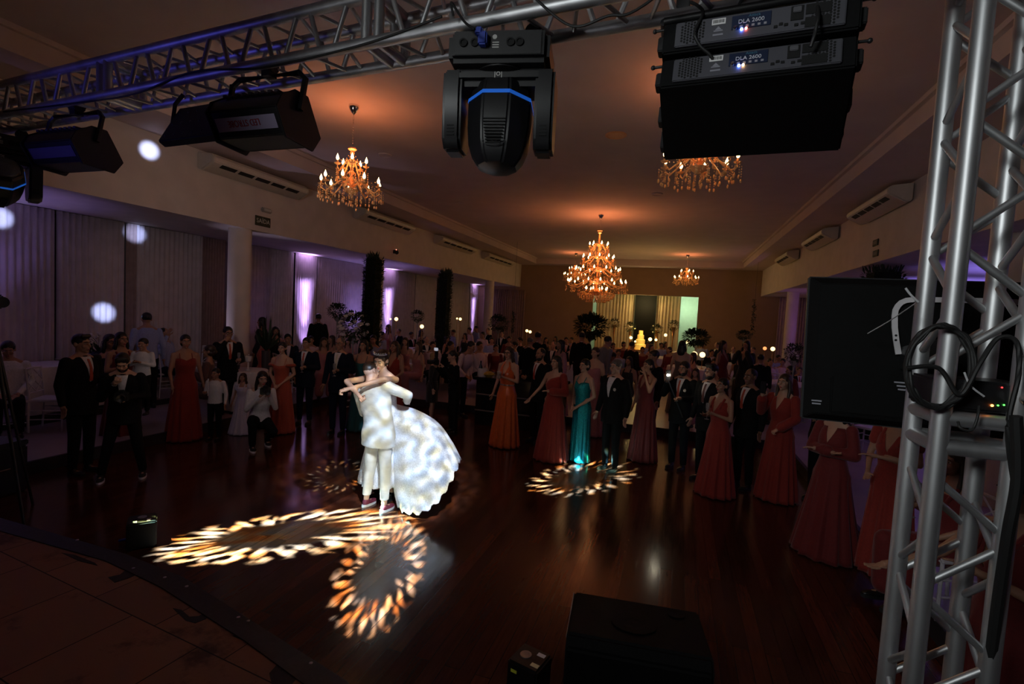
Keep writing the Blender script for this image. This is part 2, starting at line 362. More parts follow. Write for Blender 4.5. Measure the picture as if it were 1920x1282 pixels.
# stage the photographer stands on
SP = [(-7.2, 2.72), (-5.4, 2.70), (-3.9, 2.69), (-3.22, 2.62), (-2.24, 2.38), (-1.54, 2.21), (-.7, 1.75), (-.3, 1.2), (-.3, -2.5), (-7.2, -2.5)]
struct('floor_stage', MB().prism(SP[::-1], 0.0, .25, axis='z'), boards)
tp = MB(); off = []
for i in range(7):
    x, y = SP[i]; off.append((x - .03, y - .115 - (.02 if i % 2 else 0)))
tp.prism([(x, y + .012) for x, y in SP[:7]] + off[::-1], .0, .256, axis='z')
struct('trim_8', tp, mat('black_edge_strip', (.012, .012, .014), .55, noise=.4, scale=30, bump=.2))
sm = mat('scratched_screw_steel', (.45, .45, .5), .3, 1.0, noise=.1)
for i, (px, py) in enumerate([(309, 1082), (350, 1099), (447, 1157), (465, 1164), (583, 1243), (250, 1065), (145, 1012)]):
    p = atz(px, py, .256); s = MB(); s.lathe([(.011, 0), (.011, .003), (.007, .005), (.002, .005)], n=12)
    o = part('edge_screw', s, sm); o.location = (p.x, p.y, .255)
    tag(o, 'small steel screw head in the black stage edge strip', 'screw', 'screws in the stage edge')
scrap = mat('torn_black_tape', (.014, .013, .014), .7, noise=.3, scale=30)
SCR = [([(505, 1262), (520, 1245), (556, 1238), (566, 1252), (560, 1268), (540, 1290), (512, 1290)], 'largest torn black tape patch beside the stage edge strip, at the front'),
       ([(436, 1192), (462, 1178), (480, 1190), (508, 1198), (520, 1215), (475, 1200), (452, 1198)], 'ragged black tape piece touching the edge strip behind the largest patch'),
       ([(324, 1140), (340, 1143), (355, 1156), (372, 1155), (398, 1142), (386, 1160), (366, 1168), (348, 1163)], 'bird shaped torn tape scrap on the worn stage boards'),
       ([(203, 1082), (225, 1077), (245, 1062), (262, 1074), (240, 1084), (215, 1092)], 'small dark tape scrap at the edge strip behind the black effect box'),
       ([(115, 1036), (140, 1040), (178, 1055), (183, 1060), (150, 1052)], 'thin dark tape streak on the stage boards near the back edge')]
for poly, lab in SCR:
    pts = [atz(px, py, .251) for px, py in poly]; m = MB(); m.prism([(p.x, p.y) for p in pts], .249, .2525, axis='z')
    tag(part('tape_scrap', m, scrap, smooth=False), lab, 'tape')

# ------------------------------------------------------------------ curtains
def curtain(name, label, p0, p1, z0, z1, m, fold=.11, amp=.035, seed=0, group=None, fullness=1.0):
    r = random.Random(seed); p0, p1 = V3(p0), V3(p1); L = (p1 - p0).length; d = (p1 - p0) / L; n = V3((-d.y, d.x, 0))
    k = max(int(L / .022), 8); ph = r.random() * 6; top = []; bot = []
    rows = [[] for _ in range(5)]
    for i in range(k + 1):
        t = i / k; s = t * L
        w = sin(2 * pi * s / fold + ph + .8 * sin(s * 3.1 + ph)) * amp * (.7 + .3 * sin(s * 5 + ph)) + .02 * sin(s * 2.3 + ph)
        for j in range(5):
            z = z0 + (z1 - z0) * j / 4; a = .75 + .25 * (1 - j / 4)
            rows[j].append(p0 + d * s + n * (w * a) + V3((0, 0, z)))
    mb = MB(); mb.loft(rows, cap=False, closed=False)
    me = mesh_of(mb, name, angle=180); o = obj(name, me, m)
    q = o.modifiers.new('thick', 'SOLIDIFY'); q.thickness = .004
    return tag(o, label, 'curtain', group)
def cy(px): return atx(px, 560, XCL + .12).y
CL = [(-60, 111, 'sheer white curtain panel at the far left behind the white table', CURT),
      (117, 241, 'wide sheer curtain with two white light spots, beside a dark gap', CURT),
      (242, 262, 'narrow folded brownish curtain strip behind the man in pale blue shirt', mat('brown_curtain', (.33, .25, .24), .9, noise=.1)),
      (263, 384, 'sheer curtain behind the seated man raising his arm', CURT),
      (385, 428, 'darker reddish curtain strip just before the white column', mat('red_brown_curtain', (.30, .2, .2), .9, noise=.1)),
      (474, 556, 'sheer curtain between the white column and the brightest uplight', CURT),
      (557, 600, 'curtain panel glowing violet white over the brightest uplight', CURT),
      (601, 684, 'sheer curtain between brightest uplight and the taller leafy pillar', CURT),
      (700, 745, 'curtain panel lit pink violet just beyond the taller leafy pillar', CURT),
      (746, 781, 'dim sheer curtain behind the two yellow candle globes', CURT),
      (782, 822, 'dim ochre curtain up to the second leafy pillar', CURT),
      (838, 884, 'dim ochre curtain just beyond the second leafy pillar', CURT)]
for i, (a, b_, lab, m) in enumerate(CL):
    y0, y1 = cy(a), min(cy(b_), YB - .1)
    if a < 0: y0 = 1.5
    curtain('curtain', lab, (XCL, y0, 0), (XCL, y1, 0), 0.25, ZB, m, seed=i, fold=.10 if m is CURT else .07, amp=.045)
curtain('curtain', 'farthest violet lit curtain strip on the left aisle', (XCL, cy(885), 0), (XCL, YB - .02, 0), 0.25, ZB, CURT, seed=31)
curtain('curtain', 'dark pleated curtain on the back wall beside the farthest left column', (-9.9, YB - .12, 0), (-7.6, YB - .12, 0), .15, 3.4, mat('taupe_curtain', (.25, .17, .14), .9, noise=.1), seed=41)
curtain('curtain', 'cream curtain left of the black panel in the back room opening', (-4.05, 26.1, 0), (-2.12, 26.1, 0), .15, 3.55, CREAM, seed=51, fold=.16, amp=.04)
curtain('curtain', 'cream curtain right of the black panel in the back room opening', (-1.08, 26.1, 0), (.05, 26.1, 0), .15, 3.55, CREAM, seed=52, fold=.16, amp=.04)
curtain('curtain', 'purple lit curtain on the right aisle beside the slim far column', (4.2, YB - .12, 0), (5.6, YB - .12, 0), .15, ZB, mat('mauve_curtain', (.4, .28, .36), .9, noise=.1), seed=61)
tag(part('black_backdrop', MB().span((-2.1, 25.95, .15), (-1.08, 26.02, 3.5)), mat('black_hedge_cloth', (.0025, .003, .0022), .9, noise=.4, scale=40, bump=.5), bevel=.01), 'tall black backdrop panel between cream curtains behind the sweets table', 'backdrop')

# ------------------------------------------------------------------ air conditioners, signs, ceiling discs
ACW = mat('ivory_plastic', (.62, .56, .48), .45, noise=.04); SLOT = mat('dark_slot', (.02, .018, .016), .7, noise=.1)
def aircon(label, side, y0, y1):
    L = y1 - y0; x = XL if side < 0 else XR; t = thing('air_conditioner', label, 'air conditioner', (x - .03 * (side > 0), (y0 + y1) / 2, 4.38), 0, 'ceiling air conditioners')
    s = 1 if side < 0 else -1
    pr = [(0, 0.02), (s * .10, 0), (s * .34, .13), (s * .36, .20), (s * .30, .27), (0, .30)]
    part('casing', MB().prism(pr, -L / 2, L / 2, axis='y'), ACW, t, bevel=.012)
    for q in (-1, 1): part('end_cap', MB().prism([(a * .97 + s * .004, z * .96 + .006) for a, z in pr], q * L / 2, q * (L / 2 + .03), axis='y'), mat('ivory_end_plastic', (.5, .45, .4), .5, noise=.04), t, bevel=.01)
    for i in range(5):
        ya = -L / 2 + L * (.08 + .17 * i); m = MB()
        d = V3((s * .24, 0, .13)).normalized(); n = V3((s * d.z, 0, -abs(d.x)))
        a = V3((s * .25, ya, .081)); b2 = V3((s * .325, ya, .122)); w = V3((0, L * .14, 0)); h = n * .006
        m.loft([[a + h, a + w + h, b2 + w + h, b2 + h], [a - h, a + w - h, b2 + w - h, b2 - h]]); part('louver', m, SLOT, t, smooth=False)
    return t
for i, (a, b_, y) in enumerate([((390, 305), (568, 355), 0), ((677, 400), (772, 425), 0), ((824, 450), (888, 468), 0), ((912, 480), (960, 492), 0)]):
    aircon(['largest ivory air conditioner on the left wall, above the exit sign', 'second ivory air conditioner along the left wall, right of the small chandelier', 'third ivory air conditioner along the left wall', 'last ivory air conditioner on the left wall near the back corner'][i], -1, atx(*a, -7.72).y, atx(*b_, -7.72).y)
for i, (a, b_) in enumerate([(1678, 1575), (1550, 1490), (1485, 1445)]):
    aircon(['largest air conditioner on the right wall, nearest the metal tower', 'middle air conditioner on the right wall', 'smallest dim air conditioner on the right wall near the back corner'][i], 1, atx(a, 395 + 65 * (i > 0), 3.2).y, atx(a, 395 + 65 * (i > 0), 3.2).y + 2.1)
def text(name, body, size, m, parent, M, ext=.0008, align='CENTER'):
    cu = bpy.data.curves.new(name, 'FONT'); cu.body = body; cu.size = size; cu.extrude = ext; cu.align_x = align; cu.align_y = 'CENTER'
    cu.materials.append(m); o = bpy.data.objects.new('tmp', cu); COL.objects.link(o)
    dg = bpy.context.evaluated_depsgraph_get(); me = bpy.data.meshes.new_from_object(o.evaluated_get(dg)); bpy.data.objects.remove(o); bpy.data.curves.remove(cu)
    o = obj(name, me, m, parent); o.matrix_local = M; return o
SIGN = mat('dark_sign_face', (.012, .02, .012), .5, noise=.05); INK = mat('pale_ink', (.55, .58, .55), .6, noise=.02)
t = thing('exit_sign', 'small dark green exit sign on the left wall above the column', 'sign', (XL, 8.06, 3.77))
part('plate', MB().box((.008, 0, 0), (.016, .38, .19)), SIGN, t, bevel=.003)
text('lettering', 'SAÍDA', .12, INK, t, Matrix.Translation((.018, 0, 0)) @ Matrix(((0, 0, 1, 0), (1, 0, 0, 0), (0, 1, 0, 0), (0, 0, 0, 1))))
t = thing('emergency_light', 'small grey emergency light over the exit sign', 'light', (XL, 8.12, 4.0))
part('housing', MB().box((.03, 0, 0), (.06, .26, .09)), mat('grey_plastic', (.3, .29, .28), .5, noise=.05), t, bevel=.02)
part('lens', MB().box((.064, 0, 0), (.01, .18, .05)), mat('frosted_lens', (.5, .5, .48), .4, noise=.02), t, bevel=.004)
for (px, py, lab) in [(1643, 455, 'upper small dark plate on the right wall by the tower'), (1643, 475, 'lower small dark plate on the right wall by the tower')]:
    p = atx(px, py, XR); t = thing('wall_plate', lab, 'sign', p); part('plate', MB().box((-.01, 0, 0), (.02, .26, .12)), SIGN, t, bevel=.003)
    part('panel', MB().box((-.022, 0, 0), (.005, .18, .06)), mat('dull_grey_panel', (.16, .15, .14), .6, noise=.05), t)
for px, py, r, m, lab in [(1155, 253, .16, mat('orange_glow_tint', (.8, .4, .2), .6, noise=.03), 'round disc light set in the ceiling right of the moving head'), (722, 290, .12, CEIL, 'faint round disc in the ceiling right of the small chandelier'), (862, 380, .12, CEIL, 'small round disc in the ceiling below the black moving head'), (1232, 363, .12, CEIL, 'faint round disc in the ceiling beyond the hidden chandelier')]:  # first disc: its orange light is put into the base colour
    p = atz(px, py, ZC); d = MB(); d.lathe([(r, 0), (r, -.012), (r * .85, -.02), (r * .8, -.012), (.01, -.012)], n=32)
    o = part('ceiling_disc', d, m); o.location = p; tag(o, lab, 'ceiling light')
# ------------------------------------------------------------------ truss bridge and tower
TA = -.09; TD = V3((cos(TA), sin(TA), 0)); TN = V3((-sin(TA), cos(TA), 0)); S = .2
def tpt(x, top, back): return V3((0, 1.86, 3.62 if top else 3.42)) + TD * (x / cos(TA)) + TN * (S if back else 0)
O = V3((0, 1.86, 3.42))
t = thing('lighting_truss', 'long square aluminium truss crossing the top of the picture, tinted blue at its far end', 'truss', O)
def L_(p): return V3(p) - O
for top in (0, 1):
    for back in (0, 1):
        part('chord', MB().path([L_(tpt(x, top, back)) for x in (-7.3, -3.33, -1.37, 1.12)], .026, 14), ALU, t)
JO = [-5.33, -3.33, -1.37, .63]
for jx in JO:
    for dx in (-.034, .034):
        f = MB()
        for back in (0, 1): f.tube(L_(tpt(jx + dx, 1, back)), L_(tpt(jx + dx, 0, back)), .023)
        for top in (0, 1): f.tube(L_(tpt(jx + dx, top, 0)), L_(tpt(jx + dx, top, 1)), .023)
        part('end_frame', f, ALU, t)
rest = MB(); segs = [(-7.3, -5.33), (-5.33, -3.33), (-3.33, -1.37), (-1.37, .63)]
for a, b in segs:
    n = 6; w = (b - a - .16) / n
    for i in range(n):
        x0 = a + .08 + i * w
        for k, (u, v) in enumerate(((.04, .29), (.79, .54))):
            A, B = x0 + w * u, x0 + w * v
            part('brace', MB().tube(L_(tpt(A, 1, 0)), L_(tpt(B, 0, 0)), .0115, n=10), ALU, t)
            if a > -5.4: part('brace', MB().tube(L_(tpt(A, 0, 0)), L_(tpt(B, 0, 1)), .0095, n=8), ALU, t)
            rest.tube(L_(tpt(B + .02, 1, 1)), L_(tpt(A + .02, 0, 1)), .0115, n=8); rest.tube(L_(tpt(A, 1, 0)), L_(tpt(B, 1, 1)), .0095, n=8)
            if a <= -5.4: rest.tube(L_(tpt(A, 0, 0)), L_(tpt(B, 0, 1)), .0095, n=8)
o = part('far_braces', rest, ALU, t); o['kind'] = 'stuff'

TB = V3((.84, 2.01, 0)); TS = .2
t = thing('truss_tower', 'upright square aluminium truss tower filling the right edge', 'truss', TB)
cs = {'B': V3((0, 0, 0)), 'D': V3((TS, 0, 0)), 'A': V3((0, TS, 0)), 'C': V3((TS, TS, 0))}
Z = lambda z: V3((0, 0, z))
for k in cs: part('post', MB().tube(cs[k] + Z(.02), cs[k] + Z(3.9), .0285, n=20), ALU, t)
part('base_plate', MB().box((.1, .1, .01), (.5, .5, .02)), ALU, t, bevel=.004)
for z in (2.0, 1.905, 3.86, .06):
    for a, b in ('BD', 'DC', 'CA', 'AB'): part('ring_bar', MB().tube(cs[a] + Z(z), cs[b] + Z(z), .025, n=14), ALU, t)
for a, b, ph in (('B', 'D', 0), ('A', 'B', .0), ('A', 'C', .1), ('C', 'D', .2)):
    for lo, hi in ((.12, 1.86), (2.1, 3.82)):
        z = hi - .06 - ph * .5; up = False
        while z > lo + .16:
            p, q = cs[a] + Z(z), cs[b] + Z(z - .165)
            if up: p, q = cs[b] + Z(z), cs[a] + Z(z - .165)
            part('brace', MB().tube(p, q, .0125, n=10), ALU, t); z -= .2; up = not up
part('corner_sleeve', MB().span((-.05, -.05, 3.4), (.0, .0, 3.64)), ALU, t, bevel=.01)

# ------------------------------------------------------------------ line array loudspeakers
SPK = mat('black_speaker_paint', (.0045, .0045, .005), .7, spec=.15, noise=.2, scale=60, bump=.1)
PANEL = mat('dark_grey_panel', (.085, .085, .10), .5, .3, noise=.06)
HOLE = mat('vent_black', (.003, .003, .003), .8, noise=.05)
DISP = mat('navy_display_label', (.012, .02, .05), .4, noise=.05)
def led(name, c, s, parent, p, r=.006):
    return part(name, MB().ell(p, (r, r, r), 10, 6), mat('led_' + name, c, .4, emit=c, es=s, noise=.01), parent)
A, B, Cc, Dd = atd(1236, 165, 1.9), atd(1607, 124, 1.9 - .393 * .627), atd(1230, 302, 2.38), atd(1554, 283, 2.38 - .393 * .70)
def array_box(label, lift, tilt, hr, hf, blade):
    o = A + V3((0, 0, lift)); ex = (B - A).normalized(); ey = (Cc - A); ey -= ex * ey.dot(ex); ey.z += tilt; dep = ey.length; ey.normalize(); ez = ex.cross(ey)
    M = Matrix((ex, ey, ez)).transposed().to_4x4()
    t = thing('line_array_speaker', label, 'loudspeaker', o, 0, 'hanging line array boxes'); t.rotation_euler = M.to_euler()
    w = (B - A).length; x0 = -.03; x1 = w + .045
    m = MB(); m.loft([[(0, 0, 0), (w, 0, 0), (w, 0, hr), (0, 0, hr)], [(x0, dep, 0), (x1, dep, 0), (x1, dep, hf), (x0, dep, hf)]])
    part('cabinet', m, SPK, t, bevel=.006)
    part('front_grille', MB().box((w / 2, dep + .008, hf / 2), (w + .03, .012, hf - .02)), HOLE, t, bevel=.004)
    p = part('rear_panel', MB().box((w / 2, -.006, hr / 2), (w - .09, .012, hr - .026)), PANEL, t, bevel=.003)
    def lab(n, x, z, sx, sz, m): return part(n, MB().box((x, -.0135, z), (sx, .003, sz)), m, p, bevel=.0008)
    for cx in (.105, w - .105):
        v = MB()
        for i in range(8):
            for j in range(8):
                if (i - 3.5) ** 2 + (j - 3.5) ** 2 < 19: v.lathe([(.0042, -.0135), (.0042, -.0122)], n=6, M=Matrix.Translation((cx + (i - 3.5) * .0105, 0, hr / 2 + (j - 3.5 + .5 * (i % 2)) * .0105)) @ Matrix.Rotation(pi / 2, 4, 'X') @ Matrix.Translation((0, 0, .0258)))
        o2 = part('vent_holes', v, HOLE, p, smooth=False); o2['kind'] = 'stuff'
    st = lab('barcode_sticker', .192, hr * .72, .046, .022, mat('white_sticker', (.75, .75, .75), .6, noise=.03))
    bc = MB(); r = random.Random(3)
    for i in range(12): bc.box((.174 + i * .0032, -.0152, hr * .72), (.0012 + r.random() * .001, .001, .012))
    part('barcode', bc, HOLE, st, smooth=False)
    dm = Matrix(((1, 0, 0, 0), (0, 0, -1, 0), (0, 1, 0, 0), (0, 0, 0, 1)))
    grey = mat('grey_print', (.26, .26, .3), .6, noise=.02)
    tri = MB(); tri.prism([(.192 - .011, hr * .47), (.192 + .011, hr * .47), (.192, hr * .58)], -.0128, -.0122, axis='y'); tri.box((.192, -.0125, hr * .44), (.03, .0008, .004)); tri.box((.192, -.0125, hr * .32), (.034, .0008, .006)); part('printed_mark', tri, grey, p, smooth=False)
    d = lab('display_label', w * .475, hr * .60, .125, .05, DISP)
    text('lettering', 'DLA 2600', .02, mat('silver_print', (.6, .62, .68), .5, noise=.02), d, Matrix.Translation((w * .475, -.0155, hr * .60)) @ dm)
    text('lettering', 'Attack', .014, mat('teal_print', (.05, .16, .24), .5, noise=.02), d, Matrix.Translation((w * .49, -.0155, hr * .60 + .018)) @ dm)
    dots = MB()
    for i in range(6): dots.box((w * .475 - .05 + i * .019, -.0155, hr * .60 - .017), (.009, .001, .008))
    part('button_row', dots, mat('grey_button', (.3, .3, .34), .5, noise=.02), d, smooth=False)
    sw = lab('power_switch', w * .70, hr * .62, .038, .05, HOLE); part('rocker', MB().box((w * .70, -.018, hr * .70), (.026, .006, .02)), mat('smoky_rocker', (.1, .1, .11), .3, noise=.02), sw, bevel=.002)
    for i, (u, v) in enumerate(((.60, .3), (.625, .36), (.65, .32), (.70, .27), (.73, .3))):
        lab('socket', w * u, hr * v, .012, .010, HOLE)
    for u in (.80,): lab('power_inlet', w * u, hr * .30, .075, .035, HOLE); lab('power_inlet', w * u, hr * .68, .075, .035, HOLE)
    for i, u in enumerate((.255, .315)):
        c = MB(); c.lathe([(.014, -.012), (.016, -.02), (.013, -.045), (.006, -.07)], n=14, M=Matrix.Translation((w * u + .02, 0, hr * .42)) @ Matrix.Rotation(radians(62), 4, 'X')); part('cable_plug', c, RUBBER, p)
    part('gain_knob', MB().lathe([(.007, 0), (.007, .012), (.005, .014)], n=14, M=Matrix.Translation((w * .395, -.012, hr * .42)) @ Matrix.Rotation(pi / 2, 4, 'X')), CHROME, p)
    led('blue', (.10, .22, 1), 26, p, (w * .43, -.016, hr * .36), .0052)
    led(blade, (1, .16, .1) if blade == 'red' else (1, .55, .2), 30, p, (w * .452, -.016, hr * .37), .0042)
    for sgn, x in ((-1, 0), (1, w)):
        for y, hh in ((.05, .6), (.26, .8), (dep - .06, .9)):
            part('rigging_clip', MB().box((x + sgn * (.008 + .05 * y), y, hr * .5), (.024, .05, hr * hh * .8)), BLACK, t, bevel=.004)
        part('release_pin', MB().tube((x, .02, hr * .9), (x + sgn * .032, .02, hr * .9), .005).ell((x + sgn * .036, .02, hr * .9), (.009, .009, .009), 8, 6), BLACK, t)
    return t, M, w
arr = [array_box('lower black line array loudspeaker with orange and blue lamps on its grey rear panel', 0, 0, .118, .16, 'amber'),
       array_box('upper black line array loudspeaker with red and blue lamps on its grey rear panel', .122, .07, .118, .15, 'red')]
# hanging frame
o = A + V3((0, 0, .25)); t = thing('array_hanging_frame', 'black frame and straps hanging the two loudspeakers under the truss', 'frame', o)
ex = (B - A); f = MB()
f.tube((0, .02, .0), ex + V3((0, .02, .01)), .014); f.tube((0, .30, -.0), ex + V3((0, .30, .01)), .014); f.tube((0, .02, 0), (0, .30, 0), .014); f.tube(ex + V3((0, .02, 0)), ex + V3((0, .30, 0)), .014)
part('bumper_frame', f, BLACK, t)
for u in (.10, .55, .93):
    p = ex * u; part('sling_strap', MB().box((p.x, .07, .10), (.05, .012, .24)), BLACK, t, bevel=.003)
def cable(label, pts, r=.006, m=None, name='cable', group=None, close=False):
    pts = [V3(p) for p in pts]; out = []
    for i in range(len(pts) - 1):
        p0, p1, p2, p3 = pts[max(i - 1, 0)], pts[i], pts[i + 1], pts[min(i + 2, len(pts) - 1)]
        for j in range(8):
            s = j / 8; out.append(.5 * ((2 * p1) + (p2 - p0) * s + (2 * p0 - 5 * p1 + 4 * p2 - p3) * s * s + (3 * p1 - p0 - 3 * p2 + p3) * s ** 3))
    out.append(pts[-1]); c = out[0].copy(); mb = MB().path([p - c for p in out], r, 8)
    o = part(name, mb, m or RUBBER); o.location = c; return tag(o, label, 'cable', group)
cable('black cable dropping over the left end of the loudspeaker rear panels', [atd(1296, 4, 1.9), atd(1318, 22, 1.84), atd(1303, 60, 1.83), atd(1312, 85, 1.83), atd(1332, 104, 1.83), atd(1343, 128, 1.84)])
cable('black cable looping down the right half of the loudspeaker rear panels', [atd(1532, 0, 1.72), atd(1534, 30, 1.66), atd(1528, 62, 1.66), atd(1520, 88, 1.67)])
cable('long black cable sagging along the truss from moving head to loudspeakers', [tpt(-.62, 0, 0) + V3((0, -.03, .05)), atd(1070, 48, 1.86), atd(1140, 30, 1.8), atd(1210, 8, 1.76), tpt(.2, 1, 0)], .005)
cable('black cable tied along the lower truss tube above the LED strobe lamp', [tpt(-4.4, 0, 0) + V3((0, -.03, 0)), tpt(-3.6, 0, 0) + V3((0, -.035, -.035)), tpt(-3.0, 0, 0) + V3((0, -.035, -.05)), tpt(-2.5, 0, 0) + V3((0, -.03, .01)), tpt(-2.0, 0, 0) + V3((0, -.035, -.04)), tpt(-1.4, 0, 0) + V3((0, -.03, -.02)), tpt(-1.0, 0, 0) + V3((0, -.03, .03))], .005)
cable('black cable hooped over the top of the big moving head', [atd(850, 30, 2.0), atd(846, 5, 1.98), atd(858, 22, 1.95), atd(872, 42, 1.9), atd(890, 55, 1.86)], .005)

# ------------------------------------------------------------------ moving heads
BLUEC = mat('blue_connector', (.02, .05, .35), .4, noise=.05); GREYT = mat('light_grey_print', (.5, .5, .48), .6, noise=.02)
def moving_head(label, loc, rz, tilt, logo=True):
    t = thing('moving_head_light', label, 'stage light', loc, rz, 'black moving head stage lights')
    part('base', MB().box((0, 0, -.06), (.40, .27, .12)), BLACKP, t, bevel=.02)
    for x in (-.12, .12): part('clamp', MB().box((x, 0, .02), (.05, .06, .06)).tube((x, -.03, .045), (x, .03, .045), .034, n=16), BLACK, t, bevel=.004)
    rp = part('connector_panel', MB().box((0, -.137, -.055), (.34, .006, .09)), BLACK, t, bevel=.002)
    for x in (-.135, -.09, .05, .085): part('socket', MB().lathe([(.016, 0), (.016, .008), (.010, .008), (.010, .004)], n=16, M=Matrix.Translation((x, -.139, -.055)) @ Matrix.Rotation(pi / 2, 4, 'X')), HOLE, rp)
    part('power_plug', MB().box((-.055, -.155, -.05), (.035, .035, .05)).box((-.07, -.16, -.025), (.03, .03, .03)), BLUEC, rp, bevel=.006)
    part('round_badge', MB().lathe([(.009, 0), (.009, .002)], n=16, M=Matrix.Translation((-.012, -.140, -.035)) @ Matrix.Rotation(pi / 2, 4, 'X')), GREYT, rp)
    q = MB()
    for i in range(3): q.box((-.008, -.1405, -.055 - i * .009), (.026, .001, .004))
    part('printed_lines', q, GREYT, rp, smooth=False)
    part('pan_collar', MB().lathe([(.10, -.11), (.11, -.115), (.11, -.125), (.09, -.13)], n=24), BLACK, t)
    yk = MB(); yk.box((0, 0, -.155), (.40, .19, .07)); part('yoke_bridge', yk, BLACKP, t, bevel=.025)
    for s in (-1, 1):
        y = part('yoke_arm', MB().prism([(-.095, -.13), (.095, -.13), (.10, -.22), (.085, -.40), (.05, -.44), (-.05, -.44), (-.085, -.40), (-.10, -.22)], s * .148, s * .225, axis='x'), BLACKP, t, bevel=.012)
        v = MB()
        for i in range(4): v.box((s * .187, -.080, -.385 + i * .012), (.03, .02, .005))
        part('arm_vent', v, HOLE, y, smooth=False)
    ms = text('lettering', 'lol', .035, GREYT, t, Matrix.Translation((.0, -.0965, -.155)) @ Matrix(((-1, 0, 0, 0), (0, 0, -1, 0), (0, -1, 0, 0), (0, 0, 0, 1))))
    H = Matrix.Translation((0, 0, -.33)) @ Matrix.Rotation(tilt, 4, 'X')
    rings = [(-.17, .105), (-.15, .125), (-.085, .14), (.02, .137), (.09, .128), (.14, .11), (.17, .085), (.185, .045)]
    def ring(z, r): return [H @ V3((r * cos(pi / 4 * (j + .5)) * 1.0, r * sin(pi / 4 * (j + .5)), -z)) for j in range(8)]
    h = part('head', MB().loft([ring(z, r) for z, r in rings]), BLACKP, t, bevel=.008, angle=25)
    part('blue_band', MB().loft([ring(-.098, .139), ring(-.082, .141)], cap=False), mat('blue_lit_band', (.02, .12, .5), .4, emit=(.02, .16, .8), es=.35, noise=.02), h, angle=20)
    part('lens', MB().lathe([(.095, .165), (.09, .177), (.05, .187), (.005, .19)], n=24, M=H), GLASS, h)
    v = MB()
    for i in range(9): v.add(*_bx(.09 - i * .004, .006, .005, H @ Matrix.Translation((.0, -.128, -.02 - i * .012))))
    part('cooling_fins', v, HOLE, h, smooth=False)
    if logo:
        Ml = H @ Matrix.Translation((0, -.1165, -.105)) @ Matrix.Rotation(radians(-14), 4, 'X') @ Matrix(((1, 0, 0, 0), (0, 0, -1, 0), (0, 1, 0, 0), (0, 0, 0, 1)))
        e = MB(); e.path([(.045 * cos(a * pi / 12), .018 * sin(a * pi / 12), 0) for a in range(25)], .0014, 5)
        e.v = [Ml @ p for p in e.v]; part('oval_badge', e, mat('dark_badge', (.06, .06, .06), .4, noise=.02), h)
        text('lettering', 'M.V.M', .022, mat('dark_badge', (.06, .06, .06)), h, Ml)
    return t
def _bx(a, b, c, M):
    m = MB().box((0, 0, 0), (a, b, c), M); return m.v, m.f
p = tpt(-.76, 0, 0); moving_head('large black moving head with a blue band, hanging in the middle of the truss', (p.x, p.y + .09, 3.355), radians(10), radians(-6))
p = tpt(-4.62, 0, 0); moving_head('black moving head cut off by the left picture edge, lens facing inward', (p.x - .13, p.y + .1, 3.33), radians(70), radians(55), False)

# ------------------------------------------------------------------ strobes, blinder panel, par lamp
STW = mat('lilac_label_strip', (.55, .48, .70), .6, noise=.04); RED = mat('red_print', (.45, .02, .03), .5, noise=.02)
def strobe(label, loc, rz, w=.42, lettering=True):
    t = thing('strobe_light', label, 'stage light', loc, rz, 'black box strobe lights')
    pr = [(-.02, .055), (-.10, .0), (-.125, -.055), (-.065, -.165), (.10, -.175), (.15, -.10), (.06, .055)]
    b = part('housing', MB().prism(pr, -w / 2, w / 2), BLACKP, t, bevel=.006)
    for s in (-1, 1): part('side_plate', MB().prism([(a * 1.1, z * 1.1) for a, z in pr], s * w / 2, s * (w / 2 + .012)), BLACK, t, bevel=.003)
    nn = V3((0, -.11, -.06)).normalized(); cpos = V3((0, -.095, -.11)) + nn * .002
    X = V3((-1, 0, 0)); Yv = V3((0, .06, -.11)).normalized(); Yv = V3((0, -nn.z, nn.y)); Yv = -Yv if Yv.z > 0 else Yv
    M = Matrix((X, Yv, X.cross(Yv))).transposed().to_4x4(); M.translation = cpos
    l = part('label_strip', MB().box((0, 0, .0), (w * .88, .062, .003), M), STW if lettering else mat('shaded_lilac_strip', (.10, .085, .13), .6, noise=.04), t)  # unlettered strobe: darker lilac copy holds the weaker light in its colour
    if lettering: text('lettering', 'LED STROBE', .042, RED, l, M @ Matrix.Translation((0.01, -.003, .003)) @ Matrix.Scale(.85, 4, (1, 0, 0)), .001)
    k = MB(); k.path([(-w / 2 - .022, .0, -.03), (-w / 2 - .022, .03, .13), (-w / 2 + .02, .035, .165), (w / 2 - .02, .035, .165), (w / 2 + .022, .03, .13), (w / 2 + .022, .0, -.03)], .015, 6); part('yoke_bracket', k, BLACK, t)
    part('front_window', MB().prism([(.102, -.168), (.146, -.104), (.15, -.108), (.106, -.173)], -w * .44, w * .44), GLASS, t)
    v = MB()
    for i in range(9): v.box((-w * .38 + i * w * .095, -.055, .036), (w * .05, .05, .012), None)
    part('top_vents', v, mat('blue_grey_metal', (.1, .1, .16), .35, .6, noise=.1), t, smooth=False)
    part('hook_clamp', MB().box((0, .035, .185), (.05, .05, .05)).tube((-.03, .035, .215), (.03, .035, .215), .036, n=14), BLACK, t)
    return t
p = tpt(-2.05, 0, 0); strobe('black strobe lamp with upside-down red LED STROBE lettering on a lilac strip', (p.x + .02, p.y + .0, 3.21), TA + radians(4))
p = tpt(-3.72, 0, 0); strobe('black strobe lamp with a dim lilac strip, toward the left end of the truss', (p.x, p.y + .02, 3.20), TA + radians(4), .46, False)
p = tpt(-2.62, 0, 1); t = thing('blinder_panel', 'flat tilted black lamp panel between the two strobe lamps', 'stage light', (p.x - .02, p.y - .1, 3.22), TA)
M = Matrix.Rotation(radians(-28), 4, 'X')
part('panel', MB().box((0, 0, 0), (.46, .05, .26), M), BLACKP, t, bevel=.006)
